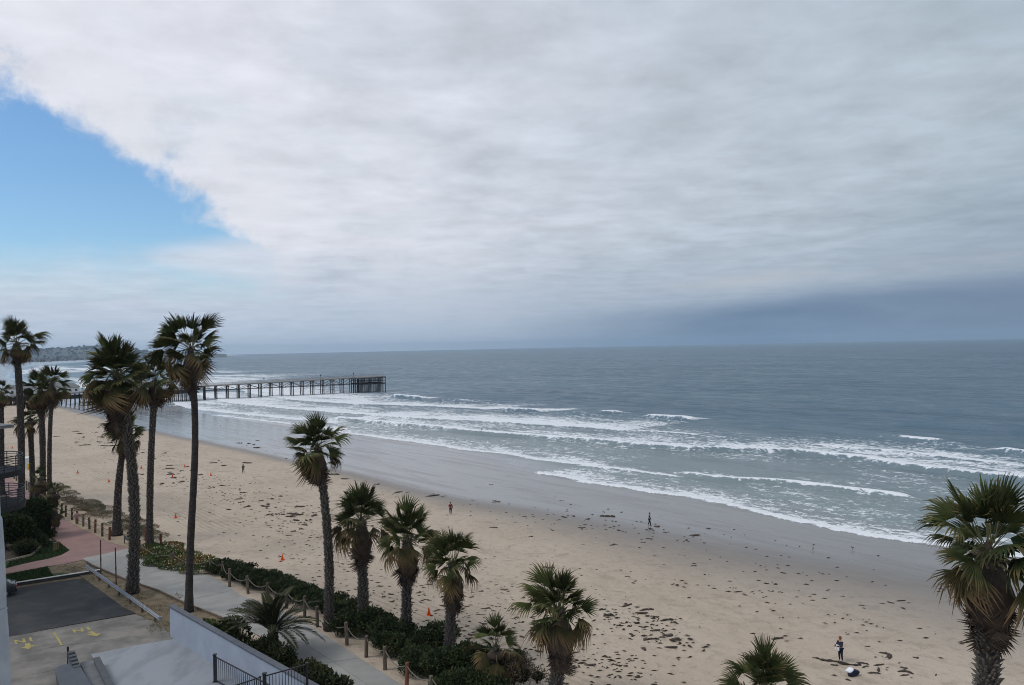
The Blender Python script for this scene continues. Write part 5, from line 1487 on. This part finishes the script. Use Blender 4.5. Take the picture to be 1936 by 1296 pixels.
# countless smaller bits: one joined mass of little crumpled flakes
r_ = np.random.RandomState(5); VV = []
for (cx, cy, sx, sy, n_, tilt) in ((1205, 1180, 60, 20, 130, .3), (520, 965, 90, 26, 260, .33), (320, 890, 80, 20, 200, .25), (170, 825, 70, 20, 150, .3), (1080, 985, 190, 16, 120, .12), (770, 1130, 120, 40, 200, .3), (980, 1150, 90, 50, 190, .2), (1110, 1255, 80, 22, 110, .05), (1400, 1120, 160, 8, 40, .12), (1650, 1180, 160, 7, 32, .14), (1560, 1090, 220, 6, 26, .16), (1700, 1240, 150, 40, 24, .1), (1300, 1065, 220, 30, 34, .1), (620, 1050, 100, 60, 120, .3), (420, 930, 120, 50, 120, .3)):
    for i in range(n_):
        x, y = r_.normal(cx, sx), r_.normal(cy, sy); y += (x - cx) * tilt
        if y > 1300 or x > 1950 or x < 110: continue
        p = beach_pt(x, y)
        if w2tn(p)[1] > float(n_shore(w2tn(p)[0])) - 6: continue
        a = r_.normal(-.1, .45); l_ = r_.uniform(.07, .30); wq = l_ * r_.uniform(.12, .32)
        ux, uy = math.cos(a), math.sin(a)
        for sgn in (-1, 1):
            VV += [(p.x - ux * l_, p.y - uy * l_, p.z + .005), (p.x + ux * l_ * .2 + uy * wq * sgn, p.y + uy * l_ * .2 - ux * wq * sgn, p.z + .005), (p.x + ux * l_, p.y + uy * l_, p.z + .03), (p.x, p.y, p.z + .05 + l_ * .12)]
for (x, y, sc_, a) in EXTRA:
    p = beach_pt(x, y)
    for k in range(3):
        ox, oy = r_.normal(0, .25 * sc_), r_.normal(0, .12 * sc_); l_ = .30 * sc_ * r_.uniform(.6, 1.2); wq = l_ * .35
        ux, uy = math.cos(a + r_.normal(0, .4)), math.sin(a + r_.normal(0, .4)); px_, py_ = p.x + ox, p.y + oy
        for sgn in (-1, 1):
            VV += [(px_ - ux * l_, py_ - uy * l_, p.z + .005), (px_ + uy * wq * sgn, py_ - ux * wq * sgn, p.z + .005), (px_ + ux * l_, py_ + uy * l_, p.z + .03), (px_, py_, p.z + .14 * sc_)]
VV = np.array(VV)
tag(link('kelp_bits', fast_mesh('kelp_bits', VV, np.arange(len(VV)).reshape(-1, 4), M_kelp, smooth=False)), 'countless small scraps of dried kelp strewn over the sand', 'seaweed', kind='stuff')

# ------------------------------------------------------------------ pier
pa, pb = np.array([-219.7, 376.5]), np.array([-77.0, 458.0])
pd = (pb - pa) / np.linalg.norm(pb - pa); pn = np.array([-pd[1], pd[0]])
PL = float(np.linalg.norm(pb - pa))
pier = empty('pier', (pa[0], pa[1], 0), math.atan2(pd[1], pd[0])); tag(pier, 'long timber pier on tall dark piles running into the sea', 'pier')
def dz_(s): return 3.3 + 2.8 * min(1.15, max(0, s) / PL)
def deck_seg(s0, s1, w_, name, m_):
    mb = MB(); n0 = 0
    for s in (s0, s1):
        for y in (-w_ / 2, w_ / 2):
            mb.v += [(s, y, dz_(s)), (s, y, dz_(s) - .55)]
    mb.f = [(0, 4, 6, 2), (1, 3, 7, 5), (0, 1, 5, 4), (2, 6, 7, 3), (0, 2, 3, 1), (4, 5, 7, 6)]; mb.mi = [0] * 6
    return mb.build(name, m_, pier)
S1 = PL - 17
deck_seg(-60, 62, 20, 'deck', M_deck); deck_seg(62.01, S1, 8, 'deck', M_deck); deck_seg(S1 + .01, PL, 13, 'deck', M_deck)
pmb = MB(); pmb.tube([(0, 0, 0), (0, 0, 1)], .24, 8); pile_me = pmb.mesh('pile', M_pile)
def pile(s, y):
    z0 = -4.6
    o = link('pile', pile_me, None, pier, (s, y, z0)); o.scale = (1, 1, dz_(s) - .5 - z0)
    o.rotation_euler = (RNG.uniform(-.012, .012), RNG.uniform(-.012, .012), 0)
bents = [66 + 5.7 * k for k in range(int((S1 - 66) / 5.7) + 1)]
for s in bents:
    for y in (-3.4, 0, 3.4): pile(s, y)
    mb = MB(); mb.bar((s, -4, dz_(s) - .75), (s, 4, dz_(s) - .75), .35, .4); mb.build('cross_beam', M_pile, pier)
    mb = MB(); mb.bar((s, -3.6, 1.2), (s, 3.6, dz_(s) - 1.4), .10, .16); mb.build('brace', M_pile, pier)
for y in (-3.5, 3.5):
    for i in range(len(bents) - 1):
        s, e = bents[i], bents[i + 1]
        mb = MB(); mb.bar((s, y, 1.6 + .4 * s / PL), (e, y, 1.6 + .4 * e / PL), .16, .24)
        if i % 2: mb.bar((s, y + .14, 1.7), (e, y + .14, dz_(e) - 1.0), .12, .2)
        else: mb.bar((s, y + .14, dz_(s) - 1.0), (e, y + .14, 1.9), .12, .2)
        mb.build('brace', M_pile, pier)
for k in range(9):
    s = S1 + .4 + 2.05 * k
    for y in (-5.8, -2.0, 2.0, 5.8): pile(s, y)
    mb = MB(); mb.bar((s, -6.3, dz_(s) - .75), (s, 6.3, dz_(s) - .75), .35, .4); mb.build('cross_beam', M_pile, pier)
    mb = MB(); mb.bar((s, -6.1, 1.9), (s, 6.1, 1.9), .3, .5); mb.build('cross_beam', M_pile, pier)
for y in (-6.0, 6.0):
    mb = MB(); mb.bar((S1, y, 1.95), (PL, y, 1.95), .2, .7); mb.bar((S1, y, 3.6), (PL, y, 3.6), .2, .3); mb.build('brace', M_pile, pier)
for s in np.arange(-56, 60, 1.9):
    for y in (-9, 0, 9): pile(float(s), y)
    mb = MB(); mb.bar((s, -9.6, dz_(s) - .8), (s, 9.6, dz_(s) - .8), .35, .5); mb.build('cross_beam', M_pile, pier)
mb = MB(); mb.bar((-56, -9.3, dz_(0) - 1.55), (60, -9.3, dz_(20) - 1.55), .2, 2.0); mb.build('fascia', M_pile, pier)
M_railp = mat('pier_rail', (.34, .33, .32), (.26, .25, .245), 1, .8)
for y, s0, s1 in ((-3.9, 62, S1), (3.9, 62, S1), (-6.4, S1, PL), (6.4, S1, PL)):
    for hh in (.45, 1.0):
        mb = MB(); mb.bar((s0, y, dz_(s0) + hh), (s1, y, dz_(s1) + hh), .07, .12); mb.build('rail', M_railp, pier)
    for s in np.arange(s0 + .5, s1, 2.85):
        mb = MB(); mb.bar((s, y, dz_(s)), (s, y, dz_(s) + 1.05), .1); mb.build('rail_post', M_railp, pier)
mb = MB(); mb.bar((PL - .05, -6.4, dz_(PL) + 1), (PL - .05, 6.4, dz_(PL) + 1), .07, .12); mb.build('rail', M_railp, pier)
# cottages on the pier
def cottage(s, y, L_, W_, H_, label):
    c, sn_ = pd, pn
    p = pa + pd * s + pn * y
    z = dz_(s)
    o = empty('pier_cottage', (p[0], p[1], z), math.atan2(pd[1], pd[0])); tag(o, label, 'cottage', 'white cottages on the pier')
    mb = MB(); mb.box((0, 0, H_ / 2), (L_, W_, H_)); mb.build('wall', M_white, o)
    mb = MB(); e = .45; l2, w2 = L_ / 2 + e, W_ / 2 + e
    mb.v = [(-l2, -w2, H_), (l2, -w2, H_), (l2, w2, H_), (-l2, w2, H_), (-l2 + W_ * .42, 0, H_ + W_ * .30), (l2 - W_ * .42, 0, H_ + W_ * .30), (-l2, -w2, H_ - .15), (l2, -w2, H_ - .15), (l2, w2, H_ - .15), (-l2, w2, H_ - .15)]
    mb.f = [(0, 1, 5, 4), (1, 2, 5), (2, 3, 4, 5), (3, 0, 4), (6, 7, 1, 0), (7, 8, 2, 1), (8, 9, 3, 2), (9, 6, 0, 3), (9, 8, 7, 6)]; mb.mi = [0] * 9
    mb.build('roof', M_roofg, o)
    nwin = max(2, int(L_ / 2.6))
    for k in range(nwin):
        x = -L_ / 2 + (k + .5) * L_ / nwin
        mb = MB(); mb.box((x, -W_ / 2 - .03, H_ * .56), (1.15, .08, 1.25)); wn_ = mb.build('window', M_white, o)
        mb = MB(); mb.box((x, -W_ / 2 - .085, H_ * .56), (.95, .03, 1.05)); mb.build('pane', M_glass, wn_)
    mb = MB(); mb.box((L_ / 2 + .03, 0, 1.05), (.06, .9, 2.1)); mb.build('door', M_roofg, o)
cottage(2, -5.2, 13, 6, 3.2, 'white grey roofed cottage on the pier, nearest the shore')
cottage(17.5, -5.2, 12, 6, 3.0, 'white grey roofed cottage on the pier, middle of the row')
cottage(33, -5.2, 13, 6, 3.4, 'white grey roofed cottage on the pier, third from the shore')
cottage(49, -5.2, 12, 6, 3.0, 'white grey roofed cottage on the pier, furthest out')
cottage(-16, -5.2, 13, 6, 3.4, 'white grey roofed cottage at the pier root behind palms')
for i, (s, lb) in enumerate(((96, 'small lamp post on the pier deck, nearest the cottages'), (127, 'small lamp post about midway along the pier'), (146, 'small lamp post near the pier end'))):
    p = pa + pd * s - pn * 3.2
    o = empty('pier_lamp', (p[0], p[1], dz_(s))); tag(o, lb, 'lamp', 'lamp posts on the pier')
    mb = MB(); mb.tube([(0, 0, 0), (0, 0, 2.0)], .08, 6); mb.build('pole', M_black, o)
    mb = MB(); mb.lathe([(.1, 2.0), (.35, 2.15), (.35, 2.5), (.05, 2.7)], 8); mb.build('lantern', M_black, o)

# ------------------------------------------------------------------ far headland with its town
M_hill = mat('far_hill', (.085, .095, .085), (.130, .130, .118), .006, .95, coord='World', detail=8, lo=.42, hi=.62)
RIDGE = [(-140, 668), (-60, 664), (0, 663), (40, 662), (80, 661.5), (103, 659.5), (133, 657.2), (160, 655.5), (190, 654.3), (215, 656), (245, 659.5), (270, 663), (295, 665.5), (330, 667), (360, 668), (390, 668.8), (430, 669.5)]
nx, ny = 180, 26
pxs = np.linspace(-140, 428, nx); V = []
for i, x in enumerate(pxs):
    top = np.interp(x, [a for a, b in RIDGE], [b for a, b in RIDGE])
    Yr = 7200.0; zr_ = at(x, top, Yr)[2] + 9 * (float(fbm(np.array([x * .12]), np.array([0.5]), 5, 4)[0]) - .5)
    zr_ = max(zr_, -2)
    for j in range(ny):
        s = j / (ny - 1)
        Y_ = 5000 + (Yr - 5000) * s if j < ny - 1 else Yr + 900
        p = at(x, 660, Y_)
        z = (zr_ - 1) * (sst(np.array(s), .10, .98)) + 1.5
        z = float(z) * (1 + .25 * (float(fbm(np.array([x * .08]), np.array([s * 5]), 6, 4)[0]) - .5)) if j < ny - 2 else (zr_ if j == ny - 2 else -3.5)
        if s < .06 or x > 300: z = min(z, zr_) - (6 if s < .03 else 0)
        V.append((p[0], p[1], z))
hill = link('hill', fast_mesh('hill', np.array(V), grid_quads(nx, ny), M_hill)); tag(hill, 'hazy headland covered in trees and houses across the bay', kind='structure')
V = np.array(V).reshape(nx, ny, 3)
def boxes(n, seed, name, label, m_, s0, s1, smin, smax):
    r = np.random.RandomState(seed); mb = MB()
    for k in range(n):
        i, s = r.randint(2, nx - 40), r.uniform(s0, s1)
        j = min(ny - 3, int(s * (ny - 1))); p = V[i, j] * .5 + V[i + 1, j + 1] * .5
        w_ = r.uniform(smin, smax); h = w_ * r.uniform(.4, .8)
        mb.box((p[0] + r.uniform(-30, 30), p[1], p[2] + h * .4), (w_, w_ * .7, h), r.uniform(0, 3), taper=r.choice([1.0, .55]))
    tag(mb.build(name, m_), label, 'town', kind='stuff')
boxes(560, 1, 'far_houses', 'pale houses scattered over the far headland', mat('far_house', (.30, .30, .31), (.18, .18, .19), .02, .9, coord='World'), .05, .9, 6, 15)
boxes(700, 2, 'far_trees', 'dark tree clumps between the far houses', mat('far_tree', (.072, .083, .072), (.095, .10, .09), .02, .95, coord='World'), .03, .92, 9, 24)
# low shore town along the curve of the bay
r = np.random.RandomState(9); mh, mt_ = MB(), MB()
for k in range(900):
    t = 600 + 5200 * r.rand() ** .8; n = float(n_walk(t)) - r.uniform(15, 420)
    x, y = tn2w(t, n); h = r.uniform(4, 9) if r.rand() < .92 else r.uniform(10, 18)
    if r.rand() < .5: mh.box((x, y, 2 + h / 2), (r.uniform(9, 20), r.uniform(8, 16), h + 4), r.uniform(0, 3))
    else: mt_.box((x, y, 2 + h / 2), (r.uniform(5, 14), r.uniform(5, 14), h + 4), r.uniform(0, 3), taper=.4)
tag(mh.build('shore_town', MATS['far_house']), 'low houses lining the far curve of the beach', 'town', kind='stuff')
tag(mt_.build('shore_trees', MATS['far_tree']), 'dark trees among the houses on the far shore', 'trees', kind='stuff')
fl = []
for t in np.linspace(420, 6800, 60):
    fl.append(tuple(float(q) for q in tn2w(t, float(n_walk(t)) - 6)))
for t in (6800, 420): fl.append(tuple(float(q) for q in tn2w(t, float(n_walk(t)) - 2500)))
struct(up_sheet('land', fl, 1.2, M_hill, None, 3), 'flat built up land behind the far beach')

# ------------------------------------------------------------------ sea air
hm_ = bpy.data.materials.new('haze'); hm_.use_nodes = True
n = NT(hm_.node_tree); n.n.remove(n.n['Principled BSDF'])
pv = n.node('ShaderNodeVolumePrincipled'); pv.inputs['Color'].default_value = (.58, .79, 1.0, 1); pv.inputs['Density'].default_value = 5.5e-5
n.l.new(pv.outputs[0], n.n['Material Output'].inputs['Volume'])
hx, hy = tn2w(1000, 6255)
mb = MB(); mb.box((float(hx), float(hy), 80.5), (30040, 19530, 179), math.atan2(TT[1], TT[0]))
haze = mb.build('haze', hm_); tag(haze, 'thin sea air', kind='stuff')
